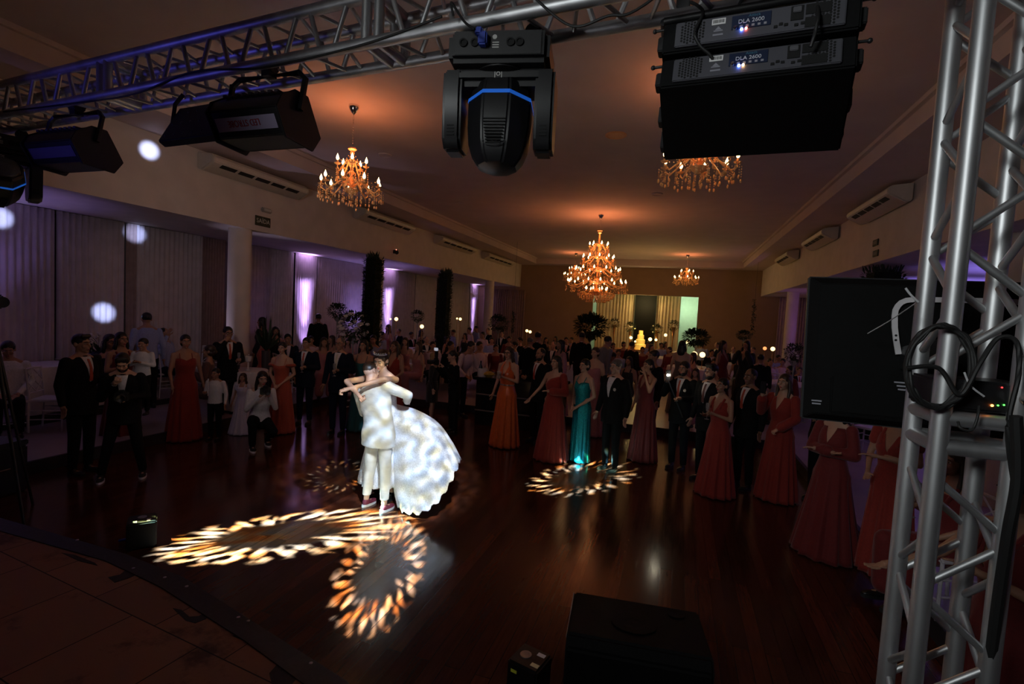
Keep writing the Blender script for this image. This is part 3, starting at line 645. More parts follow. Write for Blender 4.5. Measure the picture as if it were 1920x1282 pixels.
d = MB(); 
for i in range(6):
    for j in range(3): d.ell(M @ V3((-.19 + i * .075, -.026, -.09 + j * .085)), (.007, .004, .007), 8, 5)
part('rivets', d, mat('dull_rivet', (.03, .03, .035), .3, .6, noise=.05), t)
for s in (-1, 1): part('bracket', MB().path([M @ V3((s * .235, 0, 0)), (s * .24, .02, .14), (s * .2, .04, .2)], .012, 6), BLACK, t)
p = tpt(-1.02, 0, 1); t = thing('par_light', 'small black finned lamp with a bright white lens, half hidden by the big moving head', 'stage light', (p.x + .03, p.y + .14, 3.38), radians(-60))
pr = [(.085 * cos(pi / 4 * (j + .5)), .085 * sin(pi / 4 * (j + .5))) for j in range(8)]
part('housing', MB().prism(pr, -.10, .12, axis='y'), BLACKP, t, bevel=.006)
part('lens', MB().lathe([(.078, 0), (.07, .012), (.04, .022), (.003, .026)], n=24, M=Matrix.Translation((0, .12, 0)) @ Matrix.Rotation(-pi / 2, 4, 'X')), mat('lit_white_lens', (1, 1, 1), .4, emit=(.95, .98, 1), es=2.2, noise=.01), t)
fn = MB()
for i in range(7): fn.box((0, -.10, -.06 + i * .02), (.12, .012, .006))
part('fins', fn, BLACK, t, smooth=False)
part('yoke', MB().path([(-.1, 0, 0), (-.1, 0, .09), (.1, 0, .09), (.1, 0, 0)], .01, 6), BLACK, t)
part('status_lamp', MB().box((-.05, -.105, .065), (.012, .006, .03)), mat('red_lamp', (1, .1, .05), .4, emit=(1, .08, .04), es=3, noise=.01), t)
for (x, y, z, lab) in [(-7.84, 12.9, 3.80, 'small black spotlight on the left wall beam over the leafy pillars')]:
    t = thing('wall_spotlight', lab, 'stage light', (x, y, z)); s = -1 if x > 0 else 1
    part('wall_bracket', MB().box((-s * .05, 0, 0), (.07, .06, .1)), BLACK, t, bevel=.004)
    tgt = (V3((-3.62, 3.77, 0)) if x > 0 else V3((-2.27, 3.72, 0))) - V3((x, y, z)); tgt.normalize()
    part('barrel', MB().tube(V3((s * .02, 0, .0)) - tgt * .05, V3((s * .02, 0, 0)) + tgt * .09, .045, .055, 18), BLACKP, t)
    led('red', (1, .16, .1), 30, t, (s * .02, -.03, .06), .006)

# ------------------------------------------------------------------ television on the tower
TVB = mat('black_tv_back', (.005, .005, .005), .6, spec=.15, noise=.15, scale=50); TVR = mat('grey_tv_rim', (.03, .031, .033), .5, spec=.3, noise=.05)
TL, BL = V3((.56, 2.67, 2.51)), V3((.56, 2.58, 1.86)); W = 1.02; up = (TL - BL); hgt = up.length; up.normalize(); ex = V3((1, 0, 0)); nb = ex.cross(up) * 1.0  # toward the camera
nb = up.cross(ex) * -1 if (up.cross(ex)).y > 0 else up.cross(ex)
MT = Matrix((ex, up, ex.cross(up))).transposed().to_4x4(); zf = 1 if ex.cross(up).y < 0 else -1
t = thing('television', 'back of a flat black television with a white bent bar, hanging behind the tower', 'television', BL); t.rotation_euler = MT.to_euler()
part('bezel', MB().box((W / 2, hgt / 2, -.02 * zf), (W, hgt, .03)), TVR, t, bevel=.006)
bk = MB(); a = .04; bk.loft([[(0.004, .004, -.006 * zf), (W - .004, .004, -.006 * zf), (W - .004, hgt - .004, -.006 * zf), (.004, hgt - .004, -.006 * zf)], [(a, .03, .03 * zf), (W - a, .03, .03 * zf), (W - a, hgt - a, .03 * zf), (a, hgt - a, .03 * zf)]])
part('back_cover', bk, TVB, t, bevel=.003, angle=20)
part('lower_housing', MB().box((W / 2, .12, .032 * zf), (W * .8, .16, .02)), TVB, t, bevel=.006)
part('screen', MB().box((W / 2, hgt / 2, -.037 * zf), (W - .03, hgt - .03, .004)), mat('dark_screen', (.01, .01, .012), .1, noise=.02), t, bevel=.001)
bar = MB(); bp = [(.345, .315), (.335, .37), (.327, .43), (.325, .48), (.327, .505), (.335, .525), (.347, .54), (.365, .55), (.39, .554), (.42, .556), (.60, .56), (.98, .56)]
def flat(mb, pts, wd, z0, th):
    ls = [];
    for i, p in enumerate(pts):
        q0, q1 = V3(pts[max(i - 1, 0)]).to_3d(), V3(pts[min(i + 1, len(pts) - 1)]).to_3d(); d = (q1 - q0).normalized(); n = V3((-d.y, d.x, 0)) * wd / 2; c = V3((p[0], p[1], z0))
        ls.append([c + n, c - n, c - n + V3((0, 0, th)), c + n + V3((0, 0, th))])
    return mb.loft(ls)
V3_2 = lambda p: V3((p[0], p[1], 0))
b2 = part('mount_bar', flat(bar, [V3_2(p) for p in bp], .022, .045 * zf, .005 * zf), mat('white_enamel_bar', (.66, .64, .66), .45, noise=.05), t, smooth=False)
hl = MB()
for y in (.375, .395): hl.lathe([(.005, 0), (.005, .001)], n=10, M=Matrix.Translation((.332, y, .0505 * zf)))
hl.box((.44, .556, .0505 * zf), (.05, .012, .001)); hl.box((.55, .559, .0505 * zf), (.07, .01, .001)); part('bar_slots', hl, HOLE, b2, smooth=False)
pm = MB()
for x, y, wd in ((.38, .195, .09), (.375, .18, .06), (.40, .165, .10), (.05, .085, .04), (.05, .072, .035)): pm.box((x, y, .0312 * zf + (.0115 * zf if x > .12 else 0)), (wd, .006, .001))
part('printed_label', pm, mat('grey_label_print', (.35, .35, .4), .6, noise=.02), t, smooth=False)
part('tower_bracket', MB().box((.38, .3, .2 * zf), (.05, .10, .34)), BLACK, t, bevel=.004)
# amplifier box, cables on the tower
t = thing('power_box', 'small black control box with green and orange lamps resting in the tower', 'control box', (.94, 2.10, 2.03), 0)
part('case', MB().box((0, 0, .05), (.26, .18, .10)), BLACKP, t, bevel=.008)
for i, (x, z, c, s) in enumerate([(.03, .025, 'orange', 10), (.045, .027, 'green', 3), (.06, .03, 'green', 4), (.075, .032, 'green', 4), (.05, .085, 'crimson', 2)]):
    led(c, {'orange': (1, .25, .05), 'green': (.1, .9, .1), 'crimson': (.9, .05, .05)}[c], s, t, (x, -.093, z), .0028 if c != 'orange' else .004)
part('cable_gland', MB().tube((.10, -.09, .06), (.10, -.14, .05), .014, .018), CHROME, t)
ring_ = [V3((.80 + .085 * cos(a * pi / 8), 1.965 - .004 * (a // 16), 2.17 + .13 * sin(a * pi / 8))) for a in range(113)]
cable('coil of black cable hung on the front of the tower', [p + V3((.004 * sin(i * 1.7), .003 * (i % 5), .006 * cos(i * 2.3))) for i, p in enumerate(ring_)], .006)
cable('thick black cable arching across the tower posts above the control box', [atd(1700, 690, 1.62), atd(1760, 690, 1.6), atd(1800, 740, 1.58), atd(1838, 680, 1.56), atd(1870, 635, 1.55), atd(1905, 640, 1.53), atd(1910, 700, 1.52), atd(1890, 800, 1.52), atd(1900, 900, 1.53)], .007)
cable('thin black cable looping below the control box', [atd(1796, 790, 1.6), atd(1802, 803, 1.59), atd(1822, 806, 1.58), atd(1832, 785, 1.58), atd(1836, 760, 1.58)], .004)
cable('heavy black cable running down the right rear post of the tower', [atd(1905, 780, 1.5), atd(1907, 900, 1.52), atd(1890, 1000, 1.55), atd(1872, 1120, 1.6), atd(1850, 1282, 1.66), atd(1840, 1330, 1.7)], .016)
ZT = mat('white_zip_tie', (.6, .6, .62), .5, noise=.03)
cable('white zip tie tail sticking up by the tower post', [atd(1698, 540, 1.62), atd(1708, 553, 1.62), atd(1722, 566, 1.62)], .0035, ZT, 'zip_tie')
cable('long wire safety tie stretched from television bar to tower post', [atd(1627, 625, 2.1), atd(1665, 603, 1.95), atd(1700, 580, 1.75), atd(1720, 566, 1.64)], .002, ZT, 'safety_wire')
cable('pale zip tie lying over the control box', [atd(1808, 698, 1.58), atd(1820, 723, 1.58), atd(1845, 743, 1.58)], .003, ZT, 'zip_tie')

# ------------------------------------------------------------------ things on the dance floor near the stage
YEL = mat('yellow_sticker', (.85, .85, .08), .5, noise=.03); WST = mat('white_warning_sticker', (.8, .8, .85), .5, noise=.03)
def fx(label, x, y, rz, s, lit):
    t = thing('spark_machine', label, 'effect machine', (x, y, 0), rz, 'black floor effect boxes')
    part('case', MB().box((0, 0, s * .55), (s, s, s * 1.06)), BLACKP, t, bevel=.012)
    part('nozzle', MB().lathe([(.035, s * 1.08), (.035, s * 1.1), (.028, s * 1.105), (.02, s * 1.09)], (-.03, 0.0, 0), 20), mat('dull_zinc', (.4, .4, .42), .4, .8, noise=.1), t)
    for i, (x_, y_) in enumerate(((.05, .05), (.06, -.05))): 
        st = part('top_sticker', MB().box((x_, y_, s * 1.0815), (.05, .03, .002)), WST if i == 0 else mat('cream_sticker', (.7, .66, .4), .5, noise=.03), t)
        part('arrow_mark', MB().prism([(x_ - .012, y_), (x_ + .006, y_ + .009), (x_ + .006, y_ - .009)], s * 1.0825, s * 1.0835, axis='z'), HOLE, st)
    part('side_sticker', MB().box((-.02, -s / 2 - .001, s * .28), (.06, .003, .018)), YEL, t)
    part('side_sticker', MB().box((-.05, -s / 2 - .001, s * .82), (.04, .003, .018)), YEL, t)
    part('foot', MB().box((-s * .4, -s * .4, .008), (.03, .03, .016)), RUBBER, t); part('foot', MB().box((s * .4, -s * .4, .008), (.03, .03, .016)), RUBBER, t)
    part('power_lead_plug', MB().tube((-.07, -s / 2, .04), (-.09, -s / 2 - .06, .03), .013, .012), BLUEC, t)
    return t
fx('black spark machine with yellow stickers by the left bend of the stage edge', -4.44, 3.22, radians(-38), .22, 1)
fx('black spark machine at the bottom edge beside the floor monitor', -.70, 2.84, radians(-14), .20, 0)
t = thing('floor_monitor', 'black wedge stage monitor lying at the bottom edge', 'loudspeaker', (-.12, 3.28, 0), radians(6))
part('cabinet', MB().prism([(-.36, 0), (.36, 0), (.36, .12), (.28, .30), (-.30, .36), (-.36, .30)], -.42, .42), SPK, t, bevel=.015)
part('edge_strip', MB().box((-.424, .0, .30), (.006, .5, .012)), mat('grey_edge', (.2, .2, .2), .5, noise=.05), t)
part('speaker_ring', MB().lathe([(.13, 0), (.14, .006), (.125, .008), (.06, -.002), (.01, .004)], n=32, M=Matrix.Translation((-.02, -.05, .337)) @ Matrix.Rotation(radians(-6), 4, 'X')), SPK, t)
part('horn', MB().lathe([(.05, 0), (.055, .006), (.03, .002), (.008, .002)], n=24, M=Matrix.Translation((.26, .17, .315)) @ Matrix.Rotation(radians(-6), 4, 'X')), SPK, t)
t = thing('road_case', 'black road case in the dark at the far left beside the stage', 'case', (-7.05, 3.28, 0), radians(8))
part('body', MB().box((0, 0, .26), (.75, .55, .5)), BLACKP, t, bevel=.015)
part('lid', MB().box((0, 0, .545), (.76, .56, .06)), BLACK, t, bevel=.012)
part('handle', MB().path([(.378, -.08, .3), (.40, -.08, .3), (.40, .08, .3), (.378, .08, .3)], .01, 6), CHROME, t)
p = atd(2, 566, 4.6); t = thing('video_camera', 'black camera lens on a tripod peeking in at the left edge', 'camera', (p.x - .10, p.y, p.z), radians(-8))
part('body', MB().box((-.06, 0, 0), (.16, .12, .13)), BLACKP, t, bevel=.012)
part('lens', MB().lathe([(.042, 0), (.045, .1), (.05, .11), (.05, .15), (.04, .15), (.01, .14)], n=20, M=Matrix.Translation((.02, 0, 0)) @ Matrix.Rotation(pi / 2, 4, 'Y')), BLACKP, t)
part('handle', MB().path([(-.12, 0, .06), (-.10, 0, .11), (.0, 0, .11), (.02, 0, .06)], .012, 6), BLACKP, t)
part('tripod_head', MB().lathe([(.03, -.16), (.045, -.14), (.045, -.08), (.03, -.06)], (-.06, 0, 0), 16), BLACK, t)
for k in range(3): part('tripod_leg', MB().tube((-.06, 0, -.15), (-.06 + .5 * cos(2.1 * k + 2.2), .5 * sin(2.1 * k + 2.2), -p.z), .016, .012), BLACK, t)
# ------------------------------------------------------------------ chandeliers
def chandelier(label, x, y, ztop, tiers, rod, power, scale=1.0, bowl=None, body=.10):
    """tiers: (radius, z of the bulbs below the ceiling, count)"""
    t = thing('chandelier', label, 'chandelier', (x, y, ZC), RND.random(), 'crystal chandeliers')
    part('canopy', MB().lathe([(.07, 0), (.072, -.03), (.03, -.10), (.012, -.12), (.004, -.12)], n=20), CHROME, t)
    ch = MB(); n = int(rod / .035)
    for i in range(n):
        z = -.11 - i * .035; R = Matrix.Translation((0, 0, z)) @ Matrix.Rotation(pi / 2 * (i % 2), 4, 'Z')
        ch.path([R @ V3((.008 * cos(a * pi / 4), 0, .022 * sin(a * pi / 4))) for a in range(9)], .003, 5)
    part('chain', ch, CHROME, t)
    z0 = -.11 - rod; zl = min(z for _, z, _ in tiers) - .06
    col = [(.005, z0), (.05 * scale, z0 - .01), (.06 * scale, z0 - .03), (.02, z0 - .06)]; k = 6
    for i in range(k):
        z = z0 - .08 + (zl - z0 + .08) * i / (k - 1); col += [(.02, z + .03), (body * .55 * (.6 + .4 * i / k), z), (.02, z - .03)]
    col += [(body, zl - .06), (body * .8, zl - .10), (.01, zl - .14)]
    part('centre_column', MB().lathe(col, n=16), CRYST, t)
    drops = MB(); r = random.Random(int(abs(x * 100) + y))
    def drop(p, L):
        for i in range(int(L / .028)): drops.ell((p[0], p[1], p[2] - i * .028), (.006, .006, .009), 6, 4)
        drops.ell((p[0], p[1], p[2] - L - .012), (.013, .013, .025), 6, 4)
    for ti, (R, zb, cnt) in enumerate(tiers):
        for j in range(cnt):
            a = 2 * pi * (j + .5 * (ti % 2)) / cnt + .2 * ti; d = V3((cos(a), sin(a), 0)); zc = zb - .07
            arm = MB(); pts = [d * .03 + Z(zc - .0), d * R * .35 + Z(zc + .07), d * R * .62 + Z(zc - .03), d * R * .85 + Z(zc - .10), d * R + Z(zc - .06), d * R + Z(zc - .02)]
            arm.path(pts, .011 * scale, 7); A = part('arm', arm, CRYST, t)
            part('drip_cup', MB().lathe([(.008, zc - .03), (.035, zc - .02), (.045, zc - .005), (.012, zc), (.012, zc + .035), (.005, zc + .035)], d * R, 12), CRYST, A)
            part('flame_bulb', MB().lathe([(.004, zb - .035), (.015, zb - .025), (.021, zb - .006), (.015, zb + .018), (.005, zb + .04), (.001, zb + .055)], d * R, 10), BULB, A)
            for q in range(6):
                aa = a + (q - 2.5) * .55 / max(R, .3) * .12; rr = R * (.82 + .3 * r.random()); drop((rr * cos(aa), rr * sin(aa), zc - .05 - .05 * r.random()), .06 + .10 * r.random())
        for j in range(cnt):                      # bead swags from the column to the arms
            a = 2 * pi * (j + .5 * (ti % 2)) / cnt + .2 * ti
            for i in range(9):
                s = i / 8; drops.ell((R * s * cos(a), R * s * sin(a), zb + .16 * (1 - s) ** 2 - .05 * sin(pi * s)), (.007, .007, .007), 6, 4)
    Rm = max(R for R, _, _ in tiers)
    for j in range(14):
        a = j * 2.4; rr = Rm * .42 * sqrt((j + .5) / 14); drop((rr * cos(a), rr * sin(a), zl - .06), .10 + .14 * (1 - rr / (Rm * .42)))
    if bowl:
        R, zb = bowl; bm = MB()
        for i in range(5):
            for j in range(26):
                a = 2 * pi * (j + .5 * (i % 2)) / 26; q = R * (1 - (i / 5) ** 2 * .75); drops.ell((q * cos(a), q * sin(a), zb - .05 * i), (.018, .018, .026), 6, 4)
        part('bowl_ring', MB().path([(R * cos(i * pi / 16), R * sin(i * pi / 16), zb + .03) for i in range(33)], .014, 6), GOLD, t)
    o = part('crystal_drops', drops, CRYST, t); o['kind'] = 'stuff'
    zs = [z for _, z, _ in tiers]
    for R, zb, c in tiers:
        w_ = power * c / sum(q for _, _, q in tiers)
        lamp('chandelier_glow', 'POINT', (x, y, ZC + zb - .02), w_ * .33, (1, .31, .10), size=R * .5)
        lamp('chandelier_upglow', 'SPOT', (x, y, ZC + zb + .12), w_ * 2.2, (1, .29, .10), (x, y, ZC), R * .6, radians(150), 1.0)
    return t
small = [(.20, -.80, 5), (.40, -1.08, 9)]
chandelier('crystal chandelier on a chain above the left wall curtains, left of the moving head', -4.48, 6.12, 5, [(r_, z + .05, c) for r_, z, c in small], .46, 17)
chandelier('crystal chandelier whose top is hidden by the hanging black loudspeakers', .10, 6.2, 5, [(r_, z + .22, c) for r_, z, c in small], .30, 12)
chandelier('large many-tiered crystal chandelier in the middle of the hall', -2.17, 13.8, 5, [(.25, -.78, 7), (.42, -1.12, 10), (.60, -1.45, 12), (.78, -1.78, 16), (.30, -1.98, 8)], .30, 60, 1.2, (.5, -2.14), .16)
chandelier('small distant chandelier right of the large one near the back wall', .18, 22.2, 5, [(.26, -.66, 5), (.48, -.92, 9)], .42, 17)
chandelier('small distant chandelier hidden behind the large one', -4.48, 22.2, 5, [(.26, -.66, 5), (.48, -.92, 9)], .42, 17)

# ------------------------------------------------------------------ foliage
def leaves(mb, n, pf, L, W, r):
    for _ in range(n):
        p, d = pf(r); mb.leaf(p, d + V3((r.uniform(-.5, .5), r.uniform(-.5, .5), r.uniform(-.5, .5))), (0, 0, 1), L * r.uniform(.7, 1.3), W * r.uniform(.7, 1.2))
    return mb
def leafy_pillar(label, x, y, hw, ztop, seed):
    t = thing('foliage_pillar', label, 'foliage', (x, y, .15), 0, 'leafy pillars along the hall'); r = random.Random(seed); h = ztop - .15
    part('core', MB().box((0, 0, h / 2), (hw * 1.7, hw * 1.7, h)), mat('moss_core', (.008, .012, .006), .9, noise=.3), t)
    def pf(r):
        s = r.randrange(4); u = r.uniform(-hw, hw); z = r.uniform(0, h); v = hw * (.9 + .12 * r.random())
        return ((V3((u, -v, z)), V3((0, -1, .3))), (V3((u, v, z)), V3((0, 1, .3))), (V3((-v, u, z)), V3((-1, 0, .3))), (V3((v, u, z)), V3((1, 0, .3))))[s]
    part('foliage', leaves(MB(), 2600, pf, .095, .026, r), LEAF, t, smooth=False)
    top = MB(); 
    for _ in range(60): top.leaf((r.uniform(-hw, hw), r.uniform(-hw, hw), h - .02), (r.uniform(-.5, .5), r.uniform(-.5, .5), 1), (0, 1, 0), .22 * r.random() + .06, .02)
    part('top_sprigs', top, LEAF, t, smooth=False)
leafy_pillar('taller leafy green pillar beside the pink violet uplight', -7.80, 11.75, .175, 3.46, 1)
leafy_pillar('second leafy green pillar further along the left aisle', -7.82, 16.15, .18, 3.46, 2)
leafy_pillar('leafy pillar top showing above the black television', 3.75, 11.75, .26, 3.42, 3)
VASE = mat('smoky_glass_vase', (.5, .5, .5), .15, trans=.5, noise=.05)
def arrangement(label, p, R, zf, flowers=0, sq=.8, vm=None, trumpet=False, group='tall floral arrangements', leafc=260):
    t = thing('floral_arrangement', label, 'flowers', (p.x, p.y, zf), 0, group); h = p.z - zf; r = random.Random(int(p.x * 77 + p.y * 13))
    if trumpet: part('vase', MB().lathe([(.09, 0), (.09, .02), (.025, .06), (.03, h * .45), (.085, h - R * .3), (.06, h - R * .3)], n=18), vm or VASE, t)
    else: part('vase', MB().lathe([(.10, 0), (.10, .015), (.016, .03), (.016, h - R * sq - .08), (.07, h - R * sq - .02), (.08, h - R * sq + .05), (.06, h - R * sq + .05)], n=18), vm or VASE, t)
    def pf(r):
        d = V3((r.gauss(0, 1), r.gauss(0, 1), r.gauss(0, 1) + .2)).normalized(); q = r.uniform(.55, 1); return V3((0, 0, h)) + V3((d.x * R, d.y * R, d.z * R * sq)) * q, d
    part('foliage', leaves(MB(), int(leafc * 2.4), pf, R * .24, R * .075, r), LEAF, t, smooth=False)
    for k in range(flowers):
        d = V3((r.gauss(0, 1), r.gauss(0, 1) - .5, r.gauss(0, 1) + .3)).normalized(); c = V3((0, 0, h)) + V3((d.x * R, d.y * R, d.z * R * sq)) * .92
        f = MB()
        for q in range(5): a = q * 1.257; f.ell(c + V3((cos(a), sin(a) * .6, sin(a) * .6)) * R * .07, (R * .075,) * 3, 7, 5)
        part('flower', f, FLOW, t)
def table(label, x, y, zf, R, h=.76, cloth=CLOTH, group='round tables with cloths', drop=None):
    t = thing('round_table', label, 'table', (x, y, zf), 0, group)
    part('tabletop', MB().lathe([(.01, h), (R, h), (R, h - .03), (.01, h - .03)], n=40), WCHAIR, t); part('pedestal', MB().lathe([(.25, 0), (.25, .03), (.04, .06), (.04, h - .03)], n=16), BLACK, t)
    c = MB(); n = 72; dz = drop if drop is not None else .06
    rg = []
    for i, (rr, z) in enumerate([(R * .02, h + .006), (R * .6, h + .006), (R, h + .006), (R + .012, h - .004), (R + .02, h - .1), (R + .03, h * .5), (R + .05, dz)]):
        a = max(0, i - 3) / 3
        rg.append([((rr + a * .025 * sin(j * 2 * pi / n * 14)) * cos(2 * pi * j / n), (rr + a * .025 * sin(j * 2 * pi / n * 14)) * sin(2 * pi * j / n), z) for j in range(n)])
    c.loft(rg, cap=False); o = part('tablecloth', c, cloth); o.location = (x, y, zf); tag(o, 'cloth on the ' + label, 'tablecloth', 'table cloths')
    return t
def chair0(name='banquet_chair'):
    t = thing(name, 'white wooden banquet chair', 'chair', (0, 0, 0))
    for x, y in ((-.19, -.19), (.19, -.19)): part('leg', MB().path([(x, y, 0), (x * .98, y * .98, .44)], .014, 8), WCHAIR, t)
    for x in (-.19, .19): part('back_post', MB().path([(x, .22, 0), (x, .19, .44), (x, .24, .92)], .014, 8), WCHAIR, t)
    part('seat', MB().box((0, 0, .455), (.42, .42, .035)), WCHAIR, t, bevel=.012)
    part('top_rail', MB().path([(-.2, .24, .905), (0, .255, .915), (.2, .24, .905)], .015, 8), WCHAIR, t)
    part('lower_rail', MB().tube((-.19, .205, .56), (.19, .205, .56), .010), WCHAIR, t)
    lat = MB()
    for a, b in (((-.19, .207, .57), (.19, .238, .89)), ((.19, .207, .57), (-.19, .238, .89)), ((-.19, .22, .73), (0, .24, .9)), ((.19, .22, .73), (0, .24, .9)), ((-.19, .22, .73), (0, .205, .57)), ((.19, .22, .73), (0, .205, .57))): lat.tube(a, b, .008, n=6)
    part('back_lattice', lat, WCHAIR, t)
    for z in (.15, .28):
        s = MB(); s.tube((-.19, -.19, z), (.19, -.19, z), .009, n=6); part('stretcher', s, WCHAIR, t)
        for x in (-.19, .19): part('stretcher', MB().tube((x, -.19, z + .03), (x, .21, z + .03), .009, n=6), WCHAIR, t)
    return t
CH = chair0(); CH.hide_render = False
chairs = [(98, 764, .15, 2.2, 'white wooden chair at the near end of the left white table'),
          (318, 725, .15, 2.9, 'white chair under the seated man raising his arm'),
          (368, 715, .15, .4, 'white chair behind the woman in red by the left curtains'),
          (592, 752, .15, 3.0, 'white chair between the man with red tie and the man in navy'),
          (762, 712, .15, 3.1, 'white chair just right of the bride, among the seated guests'),
          (798, 716, .15, 2.9, 'white chair with crossed back behind the woman in short black dress'),
          (1415, 770, .15, 3.3, 'pale chair in the crowd behind the woman holding up a phone'),
          (1628, 850, .15, 2.4, 'white chair under the television on the right platform'),
          (536, 740, .15, 2.6, 'white chair partly hidden behind the woman in terracotta dress'),
          (1442, 762, .15, 2.9, 'pale chair in the crowd left of the television')]
CHP = {}
for i, (px, py, z, rz, lab) in enumerate(chairs):
    p = {98: V3((-8.75, 5.0, .15)), 318: V3((-9.5, 7.35, .24)), 368: V3((-9.6, 8.3, .24)), 592: V3((-6.0, 8.6, 0))}.get(px) or atz(px, py, z)
    if i == 0: CH.location = p; CH.rotation_euler = (0, 0, rz); CH['label'] = lab; CH['group'] = 'white banquet chairs'
    else: dup(CH, lab, p, rz, 'white banquet chairs')
    CHP[px] = p
# long left table by the curtains with its dishes
p = atz(60, 668, 1.0); TX, TY = -9.68, p.y
t = thing('banquet_table', 'long white clothed table along the left curtains', 'table', (TX, TY, .24), 0)
part('tabletop', MB().box((0, 0, .745), (.8, 2.0, .03)), WCHAIR, t)
for sx in (-.33, .33):
    for sy in (-.9, .9): part('leg', MB().tube((sx, sy, 0), (sx, sy, .73), .02), BLACK, t)
c = MB(); n = 40
def rect_ring(a, b, z, w): 
    out = []
    for i in range(160):
        s = i / 40; k = int(s); f = s - k; q = [(-a, -b), (a, -b), (a, b), (-a, b), (-a, -b)]; x = q[k][0] + (q[k + 1][0] - q[k][0]) * f; y = q[k][1] + (q[k + 1][1] - q[k][1]) * f
        ww = w * sin(i * .9); out.append((x + ww * (abs(x) >= a - .001) * (1 if x > 0 else -1), y + ww * (abs(y) >= b - .001) * (1 if y > 0 else -1), z))
    return out
c.loft([rect_ring(.01, .01, .768, 0), rect_ring(.4, 1.0, .768, 0), rect_ring(.41, 1.01, .755, 0), rect_ring(.42, 1.02, .45, .012), rect_ring(.44, 1.04, .05, .02)], cap=False)
o = part('tablecloth', c, CLOTH); o.location = (TX, TY, .24); tag(o, 'white cloth hanging to the floor from the long left table', 'tablecloth', 'table cloths')
PLATE = mat('white_china', (.65, .62, .64), .2, noise=.02); TZ = 1.012
for k, (px, py, lab) in enumerate([(32, 664, 'white plate nearest the man seated at the left table'), (50, 660, 'white plate in the middle of the left table'), (140, 660, 'white plate at the far end of the left table')]):
    p = atz(px, py, TZ); o = part('plate', MB().lathe([(.01, .008), (.07, .008), (.13, .022), (.135, .022), (.075, 0), (.01, 0)], n=28), PLATE); o.location = (max(p.x, -10.0), p.y, TZ); tag(o, lab, 'plate', 'plates on the left table')
p = atz(78, 666, TZ); t = thing('bottle', 'dark glass bottle on the left white table', 'bottle', (-9.6, p.y, TZ))
part('glass', MB().lathe([(.01, 0), (.038, 0), (.04, .02), (.04, .17), (.015, .24), (.014, .30), (.012, .31)], n=18), mat('dark_bottle_glass', (.01, .015, .02), .1, noise=.05), t); part('bottle_label', MB().lathe([(.0405, .06), (.041, .061), (.041, .14), (.0405, .141)], n=18), mat('blue_paper', (.2, .22, .4), .6, noise=.1), t)
p = atz(97, 667, TZ); t = thing('ice_bucket', 'dark blue ice bucket beside the bottle on the left table', 'bucket', (-9.55, p.y, TZ))
part('pail', MB().lathe([(.01, 0), (.07, 0), (.09, .17), (.095, .18), (.085, .18), (.06, .02), (.01, .02)], n=24), mat('blue_steel', (.06, .07, .16), .25, .7, noise=.05), t); part('handle_ring', MB().path([(.09 + .012 * sin(i * pi / 6), .02 * cos(i * pi / 6), .14) for i in range(13)], .004, 5), CHROME, t)
def orchid(label, p, zf, s=1.0, n=5):
    t = thing('orchid', label, 'flowers', (p[0], p[1], zf)); r = random.Random(n * 7)
    part('pot', MB().lathe([(.01, 0), (.05 * s, 0), (.07 * s, .11 * s), (.06 * s, .11 * s), (.01, .09 * s)], n=18), mat('dark_pot', (.05, .045, .05), .4, noise=.1), t)
    lf = MB()
    for k in range(9):
        a = k * .7; d = V3((cos(a), sin(a), .45)); lf.leaf(V3((0, 0, .1 * s)), d, (0, 0, 1), .32 * s, .03 * s)
    part('leaves', lf, LEAF, t, smooth=False)
    for k in range(n):
        a = k * 1.3; pts = [V3((0, 0, .1 * s)), V3((.05 * cos(a), .05 * sin(a), .26)) * s, V3((.16 * cos(a), .16 * sin(a), .34)) * s, V3((.26 * cos(a), .26 * sin(a), .31)) * s]
        st = part('flower_stem', MB().path(pts, .004, 5), LEAF, t); bl = MB()
        for q in range(5): b = q * 1.257; bl.ell(pts[2 + q % 2] + V3((cos(b) * .03, sin(b) * .02, sin(b) * .03)) * s, (.026 * s, .012 * s, .02 * s), 7, 5)
        part('blossom', bl, FLOW, st)
p = atz(118, 668, TZ); orchid('white orchid with arching leaves on the left white table', (-9.62, p.y), TZ, 1.3)
# second table, in front of the white column
table('round table between the man with glasses and the woman in terracotta', -7.62, 7.42, .15, .38)
T2 = V3((-7.6, 7.42, .925))
orchid('white orchid on the round table before the white column', (T2.x - .13, T2.y - .08), .925, .75, 4)
t = thing('candle_holder', 'white crown shaped candle holder on the round table before the column', 'candle holder', (T2.x + .15, T2.y - .1, .925))
part('stem', MB().lathe([(.05, 0), (.05, .01), (.012, .03), (.012, .15), (.05, .17)], n=16), PLATE, t)
part('cup', MB().lathe([(.05, .17), (.07, .26), (.065, .26), (.045, .18)], n=8), PLATE, t, angle=10)
t = thing('spiky_plant', 'tall dark plant with sword shaped leaves in front of the white column', 'plant', (-7.82, 8.12, .15)); zt = atd(473, 648, 10.2).z - .15; top = atd(468, 585, 10.2).z - .15
part('planter', MB().lathe([(.01, 0), (.06, 0), (.085, zt - .08), (.07, zt - .08), (.01, zt - .12)], n=20), mat('dark_pot', (.05, .045, .05)), t)
lf = MB(); r = random.Random(5)
for k in range(26):
    a = k * 2.4; q = r.uniform(.15, .9) if k > 3 else .12; d = V3((cos(a) * q, sin(a) * q, 1)); L = (top - zt) * (1.1 if k < 4 else r.uniform(.5, .85)); lf.leaf((0, 0, zt - .1), d, (cos(a + 1), sin(a + 1), .1), L, .022)
part('blades', lf, LEAF, t, smooth=False)
